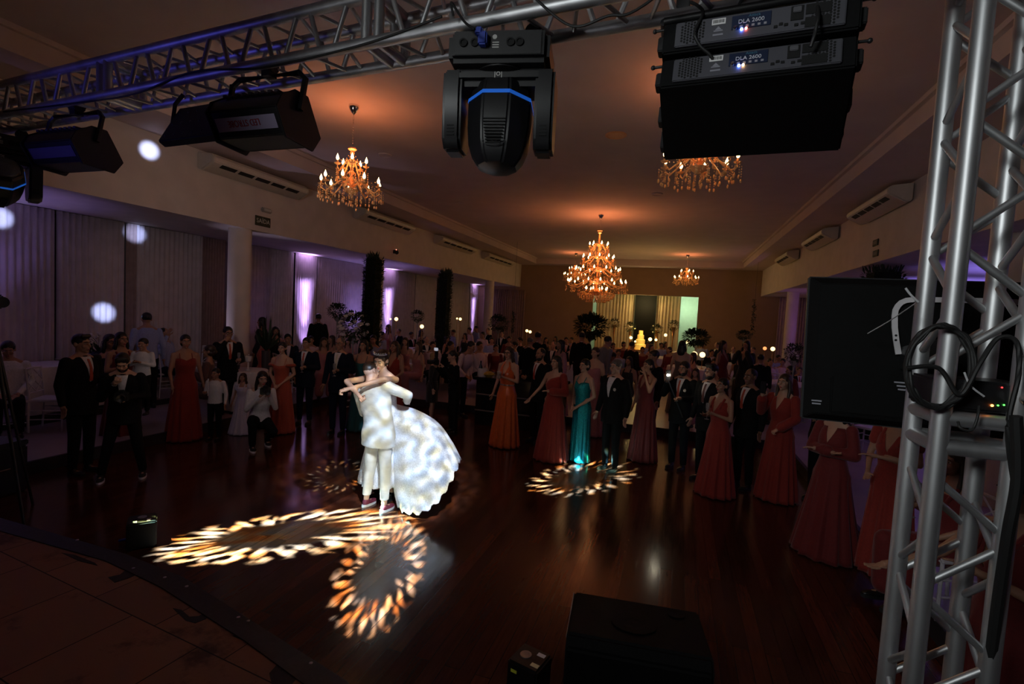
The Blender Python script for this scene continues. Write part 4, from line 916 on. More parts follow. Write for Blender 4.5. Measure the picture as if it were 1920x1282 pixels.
# floral balls
LA, LB = .24, .15
arrangement('dark leafy ball on a slim stand left of the white flower bush', atd(633, 583, 12.2), .23, LB)
arrangement('large bush of white flowers in front of the taller leafy pillar', atd(663, 612, 10.9), .33, LB, 34, .95)
arrangement('small dark flower ball between the two leafy pillars', atd(783, 592, 16), .21, .926, 6)
arrangement('dark wide flower ball before the farthest left column', atd(935, 606, 15.5), .31, .926)
arrangement('large dark leafy arrangement in front of the back room opening', atd(1108, 612, 14), .46, .926, 0, .72, leafc=520)
arrangement('dark arrangement right of the back room opening with candle globes below', atd(1305, 633, 15), .38, .926, 0, .62, leafc=420)
arrangement('small dark flower ball high on a stand near the back right corner', atd(1395, 628, 17), .24, .926, 0, .6)
arrangement('bunch of white roses just left of the television', atd(1490, 662, 10.5), .2, LB, 14, 1.0)
for k, (px, py, lab) in enumerate([(1152, 606, 'lit flower ball on a gold trumpet vase left of the lit cake'), (1182, 613, 'lit flower ball just left of the lit cake'), (1232, 617, 'lit flower ball just right of the lit cake'), (1263, 610, 'lit flower ball on a gold trumpet vase at the right of the sweets table')]):
    p = aty(px, py, 22.6); arrangement(lab, p, .25, .94, 7, .85, GOLD, True, 'flowers of the sweets table', 160)
# sweets table and cake
t = thing('sweets_table', 'long sweets table glowing yellow before the back room opening', 'table', (-1.2, 22.6, .15))
part('tabletop', MB().box((0, 0, .77), (3.0, .8, .04)), GOLD, t, bevel=.006)
part('skirt', MB().box((0, 0, .375), (2.9, .7, .75)), CREAM, t)
p = aty(1201, 640, 22.6); t = thing('cake', 'tall tiered cake glowing yellow on the sweets table', 'cake', (p.x, 22.5, .94)); CK = mat('ivory_icing', (.8, .62, .3), .6, noise=.05)
for k, (r_, h_) in enumerate(((.24, .22), (.19, .2), (.14, .19), (.09, .17))): part('tier', MB().lathe([(.01, 0), (r_, 0), (r_, h_), (r_ - .02, h_ + .01), (.01, h_ + .01)], (0, 0, sum(x[1] + .01 for x in ((.24, .22), (.19, .2), (.14, .19), (.09, .17))[:k])), 24), CK, t)
lamp('cake_pin_light', 'SPOT', (p.x + .3, 21.2, 3.2), 420, (1, .70, .18), (p.x, 22.5, 1.3), .05, radians(45), .8)
# round tables of the hall; most of each is hidden by the guests
_b = [atd(783, 592, 16), atd(935, 606, 15.5), atd(1108, 612, 14), atd(1305, 633, 15), atd(1395, 628, 17)]
TT = [(-5.6, 12.6, 'round table far behind the bride beyond the seated guests'), (_b[0].x, _b[0].y, 'round table between the two leafy pillars'), (_b[1].x, _b[1].y, 'round table under the dark wide flower ball'), (_b[2].x, _b[2].y, 'round table under the large dark arrangement'), (_b[3].x, _b[3].y, 'round table under the arrangement with candle globes'),
      (_b[4].x, _b[4].y, 'round table near the back right corner'), (2.5, 13.6, 'round table on the right aisle left of the television'), (-3.6, 18.6, 'round table in the dim back of the hall at the left'), (-.6, 19.0, 'round table in the dim back of the hall in the middle'), (-7.4, 18.6, 'round table by the far left columns')]
for x, y, lab in TT: table(lab, x, y, .15, .75, drop=.3)
CN = [(743, 598, 15.2, .055, 'bright candle globe right of the taller leafy pillar'), (732, 598, 15.2, .03, 'faint candle just left of the bright globe by the leafy pillar'), (791, 612, 14.2, .055, 'candle globe under the small dark flower ball'), (863, 598, 18, .05, 'candle globe right of the second leafy pillar'), (857, 597, 18, .03, 'faint candle right of the second leafy pillar'),
      (988, 620, 17.5, .05, 'left one of a pair of candle globes before the ochre wall'), (994, 622, 17.5, .05, 'right one of a pair of candle globes before the ochre wall'), (1183, 633, 20, .06, 'candle globe left of the lit cake'), (1191, 640, 20, .035, 'small candle at the foot of the lit cake'), (1219, 636, 20, .07, 'candle globe right of the lit cake'), (1230, 637, 20, .05, 'second candle globe right of the lit cake'),
      (1248, 628, 20, .06, 'candle globe under the rightmost lit flowers'), (1289, 641, 16, .055, 'candle globe at the left of the dark arrangement by the opening'), (1302, 664, 14.6, .08, 'left one of the pair of large candle globes at the right'), (1317, 665, 14.6, .08, 'right one of the pair of large candle globes at the right'), (1434, 653, 13, .045, 'orange candle left of the brighter globe by the slim column'), (1449, 654, 13, .055, 'bright candle globe by the slim far column')]
OG = mat('orange_candle_glow', (1, .5, .2), .4, emit=(1, .32, .1), es=1.6, noise=.02)
for i, (px, py, Zd, r_, lab) in enumerate(CN):
    p = aty(px, py, 22.45) if Zd == 20 else atd(px, py, Zd)
    zb = .94 if Zd == 20 else (.926 if any(hypot(p.x - x, p.y - y) < .68 for x, y, _ in TT) else .15)
    if Zd == 20: r_ *= 1.1
    t = thing('candle_lamp', lab, 'candle', (p.x, p.y, zb), 0, 'candle globes on stands'); h = p.z - zb
    part('globe', MB().ell((0, 0, h), (r_, r_, r_), 16, 10), OG if 'orange' in lab else GLOW, t)
    part('stand', MB().lathe([(.06, 0), (.06, .01), (.008, .02), (.008, h - r_ * .95), (r_ * .6, h - r_ * .8)], n=12), GOLD, t)
# black bar counter behind the orange dress
t = thing('bar_counter', 'glossy black bar counter behind the woman in orange', 'counter', (-2.85, 9.55, 0)); GL = mat('glossy_black_laminate', (.012, .012, .014), .12, noise=.05)
part('body', MB().box((0, 0, .45), (1.7, .6, .9)), GL, t, bevel=.01); part('worktop', MB().box((0, 0, .93), (1.8, .7, .05)), GL, t, bevel=.008)
for z in (.3, .62): part('front_ledge', MB().box((0, -.31, z), (1.7, .03, .02)), mat('grey_ledge', (.2, .19, .2), .3, noise=.05), t)
BX = [('wine_bucket', 'white ribbed ice bucket on the black bar counter', 902, 706, [(.01, 0), (.09, 0), (.10, .02), (.10, .17), (.09, .17), (.08, .03), (.01, .03)], PLATE, 'bucket'), ('fruit_bowl', 'yellow fruit bowl on the black bar counter', 915, 707, [(.01, 0), (.06, 0), (.12, .06), (.10, .09), (.05, .11), (.01, .12)], mat('yellow_fruit', (.35, .26, .04), .5, noise=.3, scale=20), 'bowl'), ('wine_bottle', 'dark wine bottle on the bar counter left of the bucket', 893, 707, [(.01, 0), (.038, 0), (.038, .18), (.014, .25), (.014, .31), (.01, .31)], mat('dark_bottle_glass', (.01, .015, .02)), 'bottle'), ('glass_tumbler', 'clear tumbler on the bar counter by the fruit bowl', 924, 707, [(.01, 0), (.032, 0), (.036, .11), (.034, .11), (.03, .01), (.01, .01)], GLASS, 'glass')]
for nm, lab, px, py, prof, m, cat in BX:
    p = atz(px, py, .96); o = part(nm, MB().lathe(prof, n=22), m); o.location = (p.x, min(max(p.y, 9.32), 9.78), .956); tag(o, lab, cat)

for lab, px, y0, y1, Zd in (('dark leaf garland hanging near the back right corner', 1413, 560, 632, 20), ('dark leaf garland hanging by the dark pleated curtain', 964, 582, 622, 20)):
    p = atd(px, y0, Zd); q = atd(px - 3, y1, Zd); t = thing('hanging_garland', lab, 'garland', q, 0, 'hanging garlands'); L = p.z - q.z; r = random.Random(px)
    part('cord', MB().tube((0, 0, 0), (0, 0, ZC - q.z), .004), BLACK, t); part('foliage', leaves(MB(), 160, lambda r: (V3((r.uniform(-.05, .05), r.uniform(-.05, .05), r.uniform(0, L))), V3((r.uniform(-1, 1), r.uniform(-1, 1), -.3))), .09, .03, r), LEAF, t, smooth=False)
# ------------------------------------------------------------------ people
TOR = {'m': [(.78, .135, .105, 0), (.90, .165, .115, 0), (1.0, .155, .11, 0), (1.10, .147, .103, 0), (1.24, .165, .115, -.005), (1.34, .172, .115, 0), (1.41, .155, .095, .005), (1.455, .11, .075, .01), (1.49, .06, .06, .012), (1.54, .052, .055, .008)],
       'f': [(.78, .145, .11, 0), (.90, .172, .122, .005), (1.0, .148, .108, 0), (1.09, .122, .092, 0), (1.18, .135, .105, -.008), (1.26, .146, .122, -.018), (1.34, .142, .10, -.006), (1.41, .125, .078, .004), (1.45, .09, .062, .01), (1.485, .048, .05, .012), (1.54, .043, .047, .008)]}
def ti(sex, z):
    T = TOR[sex]
    if z <= T[0][0]: return T[0][1:]
    for a, b in zip(T, T[1:]):
        if z <= b[0]:
            s = (z - a[0]) / (b[0] - a[0]); s = s * s * (3 - 2 * s) * .4 + s * .6; return tuple(a[i] + (b[i] - a[i]) * s for i in (1, 2, 3))
    return T[-1][1:]
def tloft(mb, sex, z0, z1, inf, n=22, k=14, flare=0.0):
    R = []
    for i in range(k + 1):
        z = z0 + (z1 - z0) * i / k; rx, ry, yc = ti(sex, z); f = flare * max(0, (1.0 - z)) 
        R.append([((rx + inf + f) * cos(2 * pi * j / n), yc + (ry + inf + f) * sin(2 * pi * j / n), z) for j in range(n)])
    return mb.loft(R)
def proto_head(sex):
    m = MB(); m.ell((0, .012, .022), (.073, .093, .096)); m.ell((0, -.022, -.05), (.054 if sex == 'm' else .05, .062, .064))
    m.tube((0, -.082, .006), (0, -.106, -.026), .008, .012); m.ell((0, -.104, -.029), (.014, .01, .009)); m.ell((0, -.072, .028), (.05, .018, .011))
    m.ell((0, -.082, -.06), (.021, .009, .005)); m.ell((0, -.080, -.070), (.018, .010, .006)); m.ell((0, -.066, -.098), (.023 if sex == 'm' else .018, .02, .017))
    for s in (-1, 1): m.ell((s * .075, .015, -.004), (.009, .02, .031)); m.ell((s * .034, -.062, -.028), (.026, .02, .024))
    m.tube((0, .012, -.05), (0, .016, -.15), .046 if sex == 'f' else .054, .046 if sex == 'f' else .055)
    return remesh(m, .0062, 3)
def proto_hair(st):
    m = MB(); m.ell((0, .022, .040), (.083, .098, .088)); vx = .0085
    if st == 'buzz': m = MB(); m.ell((0, .020, .036), (.077, .092, .084))
    if st in ('long', 'wavy'):
        m.ell((0, .055, -.04), (.088, .052, .11)); m.ell((0, .07, -.15), (.10, .04, .12))
        for s in (-1, 1): m.caps((s * .072, .0, .03), (s * .088, .0, -.1), .022, .026); m.caps((s * .088, .0, -.1), (s * .085, -.03 if st == 'wavy' else .02, -.24), .026, .02)
    if st in ('updo', 'bun'): m.ell((0, .095, .05 if st == 'updo' else -.01), (.052, .048, .05)); m.ell((0, .04, -.03), (.078, .07, .07))
    if st == 'updo':
        for s in (-1, 1): m.caps((s * .074, -.035, .04), (s * .078, -.045, -.03), .009, .006)
    if st == 'quiff': m.caps((-.04, -.05, .095), (.045, -.045, .1), .03, .028)
    if st == 'pony': m.ell((0, .1, .03), (.035, .04, .04)); m.caps((0, .12, .0), (0, .13, -.2), .035, .015); m.ell((0, .04, -.03), (.076, .066, .07))
    return remesh(m, vx, 2)
def proto_beard(full=True):
    m = MB(); m.ell((0, -.03, -.083), (.057, .061, .046))
    for s in (-1, 1): m.caps((s * .060, -.005, -.02), (s * .055, -.02, -.07), .013, .018)
    if full: m.caps((-.02, -.094, -.048), (.02, -.094, -.048), .006, .006)
    return remesh(m, .0075, 2)
def proto_hand(st):
    m = MB(); m.ell((0, 0, -.045), (.036, .014, .05)); m.tube((0, 0, .02), (0, 0, -.04), .024, .028)
    L = [.066, .076, .071, .056]
    for i in range(4):
        x = -.030 + .02 * i; b = V3((x, 0, -.082)); l = L[i]
        if st == 'relax': d1, d2 = V3((x * .8, -.12 - .05 * i * .3, -1)), V3((x * .4, -.5, -1))
        elif st == 'flat': d1, d2 = V3((x * 1.5, 0, -1)), V3((x * 1.5, -.08, -1))
        else: d1, d2 = V3((0, -.85, -.55)), V3((0, -.55, .85))
        p1 = b + d1.normalized() * l * .5; p2 = p1 + d2.normalized() * l * .5
        m.caps(b, p1, .0092, .0086, 8); m.caps(p1, p2, .0086, .007, 8)
    if st == 'hold': t1, t2 = V3((.05, -.03, -.05)), V3((.035, -.06, -.07))
    else: t1, t2 = V3((.055, -.012, -.055)), V3((.06, -.026, -.086))
    m.caps((.024, -.003, -.025), t1, .013, .0105, 8); m.caps(t1, t2, .0105, .008, 8)
    return remesh(m, .0048, 2)
PH = {s: proto_head(s) for s in 'mf'}
HR = {s: proto_hair(s) for s in ('short', 'buzz', 'long', 'wavy', 'updo', 'bun', 'quiff', 'pony')}
BD = {True: proto_beard(True), False: proto_beard(False)}
HN = {s: proto_hand(s) for s in ('relax', 'flat', 'hold')}
def proto_eyes():
    w, i, b, l = MB(), MB(), MB(), MB()
    for s in (-1, 1):
        w.ell((s * .031, -.0745, .006), (.0125, .009, .0065), 10, 6); i.ell((s * .031, -.081, .006), (.0055, .004, .0055), 8, 6)
        b.path([(s * .015, -.0895, .026), (s * .032, -.0885, .031), (s * .048, -.079, .026)], [.004, .0045, .002], 6)
    l.ell((0, -.0895, -.060), (.020, .006, .0045)); l.ell((0, -.088, -.070), (.016, .006, .005)); return w, i, b, l
EY = proto_eyes()
SKIN = [mat('skin_light', (.50, .29, .20), .5, noise=.05, scale=12), mat('skin_tan', (.38, .20, .125), .5, noise=.05, scale=12), mat('skin_brown', (.20, .10, .06), .5, noise=.05, scale=12)]
HAIRC = {'black': mat('black_hair', (.008, .006, .005), .45, noise=.4, scale=30, aniso=(3, 3, .4)), 'brown': mat('brown_hair', (.035, .018, .010), .45, noise=.4, scale=30, aniso=(3, 3, .4)), 'grey': mat('greying_hair', (.09, .08, .075), .5, noise=.4, scale=40, aniso=(3, 3, .4)), 'blonde': mat('blonde_hair', (.28, .17, .07), .45, noise=.35, scale=30, aniso=(3, 3, .4))}
EYEW, EYED = mat('eye_white', (.6, .57, .55), .3, noise=.02), mat('dark_iris', (.015, .01, .008), .2, noise=.02)
LIPS = mat('lips', (.35, .10, .09), .4, noise=.05); LIPR = mat('red_lips', (.42, .04, .05), .35, noise=.05)
FAB = {}
def fab(name, c, rough=.8, sheen=.15, **k):
    if name not in FAB: FAB[name] = mat(name + '_fabric', c, rough, noise=.12, scale=60, bump=.08, sheen=sheen, **k)
    return FAB[name]
SUIT = fab('black_suit', (.0055, .0055, .0065), .85, .0, spec=.2); NAVY = fab('navy_suit', (.005, .008, .020), .85, .0, spec=.2); SHIRT = fab('white_shirt', (.66, .64, .66)); LBLUE = fab('pale_blue_shirt', (.30, .34, .55)); PINK = fab('pale_pink_shirt', (.60, .44, .48))
MARS = fab('red_chiffon', (.25, .018, .010)); BURG = fab('burgundy_chiffon', (.15, .009, .009)); TERR = fab('terracotta_chiffon', (.38, .065, .032)); SATIN = mat('orange_satin', (.62, .12, .02), .28, noise=.08, scale=20, sheen=.2); TEAL = fab('teal_chiffon', (.010, .10, .11))
SEQ = mat('teal_sequins', (.01, .30, .34), .22, .55, noise=.7, scale=130, bump=.6); TIE = mat('rust_tie', (.42, .06, .03), .5, noise=.1, scale=60); SHOEM = mat('black_shoe_leather', (.008, .008, .008), .3, noise=.1); ROSE = fab('dusty_rose', (.40, .16, .17)); BLKD = fab('black_dress', (.010, .009, .010)); LACE = fab('brown_lace', (.10, .045, .035)); CHILDW = fab('pale_child_dress', (.50, .47, .60))
ARM = {'down': ((.245, .03, 1.14), (.262, -.04, .90)), 'clasp': ((.255, .03, 1.14), (.045, -.19, .95)), 'glass': ((.245, .02, 1.15), (.11, -.27, 1.19)), 'phone': ((.25, -.13, 1.20), (.10, -.33, 1.44)), 'face': ((.23, -.14, 1.22), (.08, -.15, 1.50)), 'cross': ((.25, -.02, 1.16), (-.08, -.185, 1.18)), 'pocket': ((.30, .06, 1.15), (.21, -.03, .95)), 'cam': ((.23, -.10, 1.15), (.06, -.24, 1.44)), 'chest': ((.25, -.04, 1.16), (.07, -.24, 1.24)), 'out': ((.30, -.12, 1.17), (.30, -.40, 1.08)), 'lap': ((.235, -.02, 1.16), (.10, -.24, 1.02)), 'high': ((.27, -.12, 1.30), (.18, -.2, 1.62)), 'side': ((.30, .0, 1.18), (.42, -.12, .98)), 'hang': ((.24, -.05, 1.13), (.20, -.18, .92))}
def sm(a): return a * a * (3 - 2 * a)
def person(label, loc, H, rz=0.0, sex='m', top=SUIT, low=None, hair='short', hc='black', skin=0, arms=('down', 'down'), hands=('relax', 'relax'), kind='suit', tie=None, shirt=SHIRT, neck='v', sleeve=None, beard=None, lean=0.0, roll=0.0, look=(0, 0, 0), pose='stand', fine=True, glasses=False, lips=None, hem=None, skirtw=.24, group=None, shoes=SHOEM, belt=None, boutonniere=False, legs=None, crop=1.0, bare=False, wide=1.0):
    s = H / 1.75; t = thing('person', label, 'person', loc, rz, group, s); sx = {'m': 1, 'f': .90}[sex]; skm = SKIN[skin]; vox = .016 if fine else .024
    dz = {'stand': 0, 'sit': -.42, 'crouch': -.50, 'kneel': -.40}[pose]
    def wp(p):
        p = V3(p); p.x *= wide; a = sm(min(max((p.z - .88) / .35, 0), 1))
        if lean or roll:
            q = p - V3((0, 0, .95)); q = Matrix.Rotation(roll * a, 3, 'Y') @ (Matrix.Rotation(lean * a, 3, 'X') @ q); p = q + V3((0, 0, .95))
        return p + V3((0, 0, dz))
    def warp(mb): mb.v = [wp(p) for p in mb.v]; return mb
    sh = [V3((q * .182 * sx, .008, 1.412)) for q in (-1, 1)]
    A = []
    for k, q in enumerate((-1, 1)):
        e, w_ = ARM[arms[k]] if isinstance(arms[k], str) else arms[k]
        A.append((sh[k], V3((q * e[0] * (sx if abs(e[0]) < .3 else 1), e[1], e[2])), V3((q * w_[0], w_[1], w_[2]))))
    hz = .90 + dz
    if legs: J = legs
    elif pose == 'stand': J = [((q * .088, 0, hz), (q * .095, -.012, .50), (q * .10, .012, .085)) for q in (-1, 1)]
    elif pose == 'sit': J = [((q * .09, 0, hz), (q * .11, -.42, .50), (q * .11, -.40, .085)) for q in (-1, 1)]
    elif pose == 'crouch': J = [((-.09, 0, hz), (-.16, -.36, .52), (-.13, -.22, .085)), ((.09, .0, hz), (.14, -.36, .30), (.13, .02, .085))]
    J = [tuple(V3(p) for p in j) for j in J]
    ra = 1 if sex == 'm' else .84
    # body: one surface
    m = MB(); tloft(m, sex, .80, 1.56, 0)
    for k in (0, 1):
        S, E, W = A[k]; m.caps(S, E, .050 * ra, .039 * ra, 10); m.caps(E, W, .039 * ra, .026 * ra, 10); m.ell(E.lerp(W, .25), (.036 * ra,) * 3, 10, 6)
    for q in (-1, 1): m.caps((q * .035, .012, 1.50), (q * .13 * sx, .012, 1.437), .034 * ra, .040 * ra, 10)
    warp(m)
    for h, kn, an in J:
        m.caps(h, kn, .080, .052, 10); m.caps(kn, an, .052, .035, 10); m.ell(kn.lerp(an, .3) + V3((0, .014, 0)), (.045, .048, .09), 10, 6); m.ell(an + V3((0, -.06, -.05)), (.036, .095, .03), 10, 6)
    b = remesh(m, vox, 2)
    HM = Matrix.Translation(wp((0, -.004, 1.632))) @ Matrix.Rotation(lean * .55 + dz * 0, 4, 'X') @ Matrix.Rotation(roll, 4, 'Y') @ Euler((look[0], look[1], look[2])).to_matrix().to_4x4()
    hs = 1.0 if H > 1.35 else 1.0 + (1.35 - H) * .55
    HM = HM @ Matrix.Scale(hs * (1 if sex == 'm' else .96), 4)
    b.add(PH[sex].v, PH[sex].f, HM)
    out = []
    for k, q in enumerate((-1, 1)):
        S, E, W = [wp(p) for p in A[k]]; d = (W - E).normalized(); zz = -d
        xx = V3((-q, 0, 0)) if hands[k] != 'relax' or abs(d.z) < .8 else V3((0, -1, 0)); xx = (xx - zz * xx.dot(zz)).normalized(); yy = zz.cross(xx)
        Mh = Matrix((xx, yy, zz)).transposed().to_4x4()
        if q > 0: Mh = Mh @ Matrix.Scale(-1, 4, (0, 1, 0)) if hands[k] == 'relax' and abs(d.z) >= .8 else Mh
        Mh.translation = W; Mh = Mh @ Matrix.Scale(ra if sex == 'f' else 1, 4); b.add(HN[hands[k]].v, HN[hands[k]].f, Mh); out.append((W + d * .085, Mh))
    part('body', b, skm, t)
    part('hair', MB().add(HR[hair].v, HR[hair].f, HM), HAIRC[hc], t)
    if beard is not None: part('beard', MB().add(BD[beard].v, BD[beard].f, HM), HAIRC[hc], t)
    if fine:
        for nm, e, mm in (('eyes', EY[0], EYEW), ('irises', EY[1], EYED), ('eyebrows', EY[2], HAIRC['brown' if hc == 'blonde' else hc]), ('lips', EY[3], lips or (LIPR if sex == 'f' else LIPS))): part(nm, MB().add(e.v, e.f, HM), mm, t)
    if glasses:
        g = MB()
        for q in (-1, 1): g.path([V3((q * .033 + .024 * cos(a * pi / 7), -.100, .004 + .018 * sin(a * pi / 7))) for a in range(15)], .0022, 5); g.tube((q * .057, -.098, .008), (q * .078, .0, .012), .002, n=5)
        g.tube((-.01, -.102, .008), (.01, -.102, .008), .002, n=5); part('glasses', MB().add(g.v, g.f, HM), mat('black_frames', (.01, .01, .01), .3, noise=.05), t)
    def front(z, x, inf):
        rx, ry, yc = ti(sex, z); u = min(abs(x) / (rx + inf), .98); return yc - (ry + inf) * sqrt(1 - u * u)
    def vpatch(nm, z0, z1, w0, w1, inf, m_, par=t, pw=1.0, thick=.004):
        g = MB(); k, n = 9, 8; R = []
        for i in range(k + 1):
            z = z0 + (z1 - z0) * i / k; w_ = w0 + (w1 - w0) * (i / k) ** pw
            R.append([V3((w_ * (2 * j / n - 1), front(z, w_ * (2 * j / n - 1), inf), z)) for j in range(n + 1)])
        fr = [r for r in R]; bk_ = [[p + V3((0, thick + .01, 0)) for p in r] for r in R]
        g.loft([fr[i] + bk_[i][::-1] for i in range(k + 1)]); return part(nm, warp(g), m_, par)
    if kind in ('suit', 'shirt'):
        low = low or top; inf = .018 if kind == 'suit' else .010
        j = MB(); tloft(j, sex, .755 if kind == 'suit' else .90, 1.475, inf, flare=.13 if kind == 'suit' else 0)
        for k in (0, 1):
            S, E, W = A[k]; j.caps(S, E, (.050 + inf) * ra, (.042 + inf * .8) * ra, 10); j.caps(E, E.lerp(W, .93), (.042 + inf * .8) * ra, (.030 + inf * .6) * ra, 10)
        jo = part('jacket' if kind == 'suit' else 'shirt', remesh(warp(j), vox * .9, 2), top, t)
        if kind == 'suit':
            c = MB(); c.lathe([(.058, 1.44), (.078, 1.452), (.070, 1.487), (.062, 1.494), (.056, 1.47)], (0, .014, 0), 22); part('jacket_collar', warp(c), top, t)
            c = MB(); c.lathe([(.050, 1.46), (.060, 1.475), (.056, 1.512), (.051, 1.512)], (0, .012, 0), 22); part('shirt_collar', warp(c), shirt, t)
            vpatch('shirt_front', 1.17, 1.475, .006, .062, inf + .004, shirt)
            if tie: vpatch('tie', 1.18, 1.45, .022, .012, inf + .011, tie)
            if fine:
                for q in (-1, 1):
                    lp = MB(); R = []
                    for i in range(8):
                        z = 1.15 + .31 * i / 7; xi = .006 + .058 * (i / 7); wd = .012 + .034 * sin(pi * min(1, i / 7 * .8 + .1)); xs = [q * xi, q * (xi + wd)]
                        R.append([V3((xs[0], front(z, xs[0], inf + .006), z)), V3((xs[1], front(z, xs[1], inf + .004), z)), V3((xs[1], front(z, xs[1], inf - .008), z)), V3((xs[0], front(z, xs[0], inf - .008), z))])
                    part('lapel', warp(MB().loft(R)), top, t)
                for k in (0, 1):
                    S, E, W = A[k]; part('cuff', warp(MB().tube(E.lerp(W, .92), E.lerp(W, .985), .034 * ra, .032 * ra, 14)), shirt, t)
        elif fine:
            c = MB(); c.lathe([(.060, 1.445), (.066, 1.475), (.058, 1.50), (.053, 1.50)], (0, .01, 0), 20); part('collar', warp(c), top, t)
            bt = MB()
            for i in range(6): z = .98 + i * .085; bt.ell((0, front(z, 0, inf + .002), z), (.006, .004, .006), 8, 5)
            part('buttons', warp(bt), mat('pearl_button', (.5, .5, .5), .3, noise=.02), t)
        if boutonniere:
            f = MB(); c = V3((.10, front(1.30, .10, inf) - .012, 1.30))
            for q in range(5): f.ell(c + V3((cos(q * 1.257) * .014, 0, sin(q * 1.257) * .014)), (.013, .01, .013), 7, 5)
            part('boutonniere', warp(f), FLOW, t)
        g = MB(); h_ = MB(); tloft(h_, sex, .79, 1.02, .008); h_.v = [p + V3((0, 0, dz)) for p in h_.v]; g.add(h_.v, h_.f)
        for h, kn, an in J: g.caps(h, kn, .092, .068, 10); g.tube(kn, kn.lerp(an, crop), .068, .052, 10)
        if not bare: part('trousers', remesh(g, vox * .9, 2), low, t)
        else:
            sk = MB(); R = []
            for i in range(8): z = .56 + .5 * i / 7; rx, ry, yc = ti(sex, max(z, .9)); R.append([((rx + .02) * cos(a * pi / 14), yc + (ry + .02) * sin(a * pi / 14), z) for a in range(28)])
            part('skirt', warp(sk.loft(R)), low, t)
        if fine or pose == 'stand': mk_shoes(t, J, shoes)
    else:
        n = 84; zt = {'v': 1.40, 'straps': 1.33, 'strapless': 1.31, 'off': 1.315, 'one': 1.37, 'halter': 1.41, 'long': 1.43, 'square': 1.37}[neck]; hm = .015 if hem is None else hem; k = 30; R = []
        rr = random.Random(int(H * 1000 + rz * 77)); ph = rr.random() * 6
        for i in range(k + 1):
            row = []
            for j in range(n):
                a = 2 * pi * j / n; c_, s_ = cos(a), sin(a); fr = max(0, -s_); bkk = max(0, s_)
                top_ = zt
                x_ = c_ * .15
                if neck in ('v', 'halter', 'long'): top_ = zt - .17 * max(0, 1 - abs(x_) / .062) * (fr > .3) - .10 * bkk * (neck != 'long') - .12 * (neck == 'halter') * max(0, abs(c_) - .55) * 2
                elif neck in ('strapless', 'straps'): top_ = zt + .035 * abs(sin(2.0 * x_ / .15 * 1.2)) * (fr > 0) - .06 * bkk
                elif neck == 'one': top_ = zt + .05 * c_ - .06 * max(0, -c_)
                elif neck == 'off': top_ = zt + .02 * fr * abs(c_) - .015 * fr
                f = i / k; fit = .30
                z = hm + (top_ - hm) * f
                if z >= 1.0 or (neck == 'mermaid'): rx, ry, yc = ti(sex, z); rx += .009; ry += .009; rip = 0
                else:
                    u = (1.0 - z) / (1.0 - hm); rx0, ry0, yc = ti(sex, max(z, .86)); e = u ** (1.25 if skirtw > .2 else 3.2); rx = max(rx0 + .010, 0) * (1 - e * .0) + (skirtw - .15) * e; ry = ry0 + .010 + (skirtw - .13) * e; rip = min(u * 1.4, 1) * (.020 if skirtw > .2 else .006)
                w_ = rip * (sin(a * 13 + ph + .5 * sin(3 * a)) + .5 * sin(a * 23 + 2 * ph))
                row.append(((rx + w_) * c_, yc + (ry + w_) * s_, z))
            R.append(row)
        d = MB().loft(R, cap=False)
        if pose != 'stand':
            g = MB(); tloft(g, sex, .79, zt - .02, .010); warp(g)
            for h, kn, an in J: g.caps(h, kn, .10, .085, 10); g.caps(kn, kn.lerp(an, .9), .085, .09, 10)
            part('dress', remesh(g, vox, 2), top, t)
        else:
            o = obj('dress', mesh_of(warp(d), 'dress', angle=180), top, t); q = o.modifiers.new('thick', 'SOLIDIFY'); q.thickness = .004
        if neck in ('straps', 'v', 'halter', 'square'):
            for q in (-1, 1):
                st = MB(); x0 = q * .075; a_ = (x0, front(1.30, x0, .012), 1.30); b_ = (q * .085, -.03, 1.44) if neck != 'halter' else (q * .045, -.045, 1.475)
                st.path([a_, (q * .086, front(1.38, q * .086, .012), 1.38), b_, (q * .08, .05, 1.43), (q * .07, .09, 1.30)], .006 if neck == 'straps' else .016, 8); part('strap', warp(st), top, t)
        if neck == 'off':
            for q in (-1, 1): st = MB(); st.path([(q * .12, -.115, 1.315), (q * .20, -.06, 1.315), (q * .225, .02, 1.31), (q * .19, .09, 1.315), (q * .12, .105, 1.315)], [.02, .03, .033, .03, .02], 10); part('off_shoulder_band', warp(st), top, t); part('strap', warp(MB().path([(q * .09, -.11, 1.32), (q * .10, -.03, 1.445), (q * .09, .08, 1.35)], .004, 6)), top, t)
        for k, q in enumerate((-1, 1)):
            if sleeve == 'both' or (sleeve == 'R' and q > 0) or (sleeve == 'L' and q < 0):
                S, E, W = A[k]; g = MB(); g.caps(S, E, .062, .062, 12); g.caps(E, E.lerp(W, .8), .062, .066, 12); g.caps(E.lerp(W, .8), E.lerp(W, .97), .06, .034, 12); part('sleeve', remesh(warp(g), vox * .9, 2), top, t)
            elif sleeve == 'cap': S, E, W = A[k]; part('sleeve', remesh(warp(MB().caps(S, S.lerp(E, .4), .06, .058, 12)), vox * .9, 2), top, t)
        if belt:
            R = []
            for z in (1.075, 1.10): rx, ry, yc = ti(sex, z); R.append([((rx + .016) * cos(a * pi / 20), yc + (ry + .016) * sin(a * pi / 20), z) for a in range(40)])
            part('jewelled_belt', warp(MB().loft(R)), belt, t)
        if pose != 'stand' or (hem or 0) > .1: mk_shoes(t, J, shoes)
    t['_hands'] = 0; del t['_hands']
    M = Matrix.LocRotScale(V3(loc), Euler((0, 0, rz)), V3((s, s, s)))
    return t, [(M @ p, M @ Mh) for p, Mh in out], M @ HM
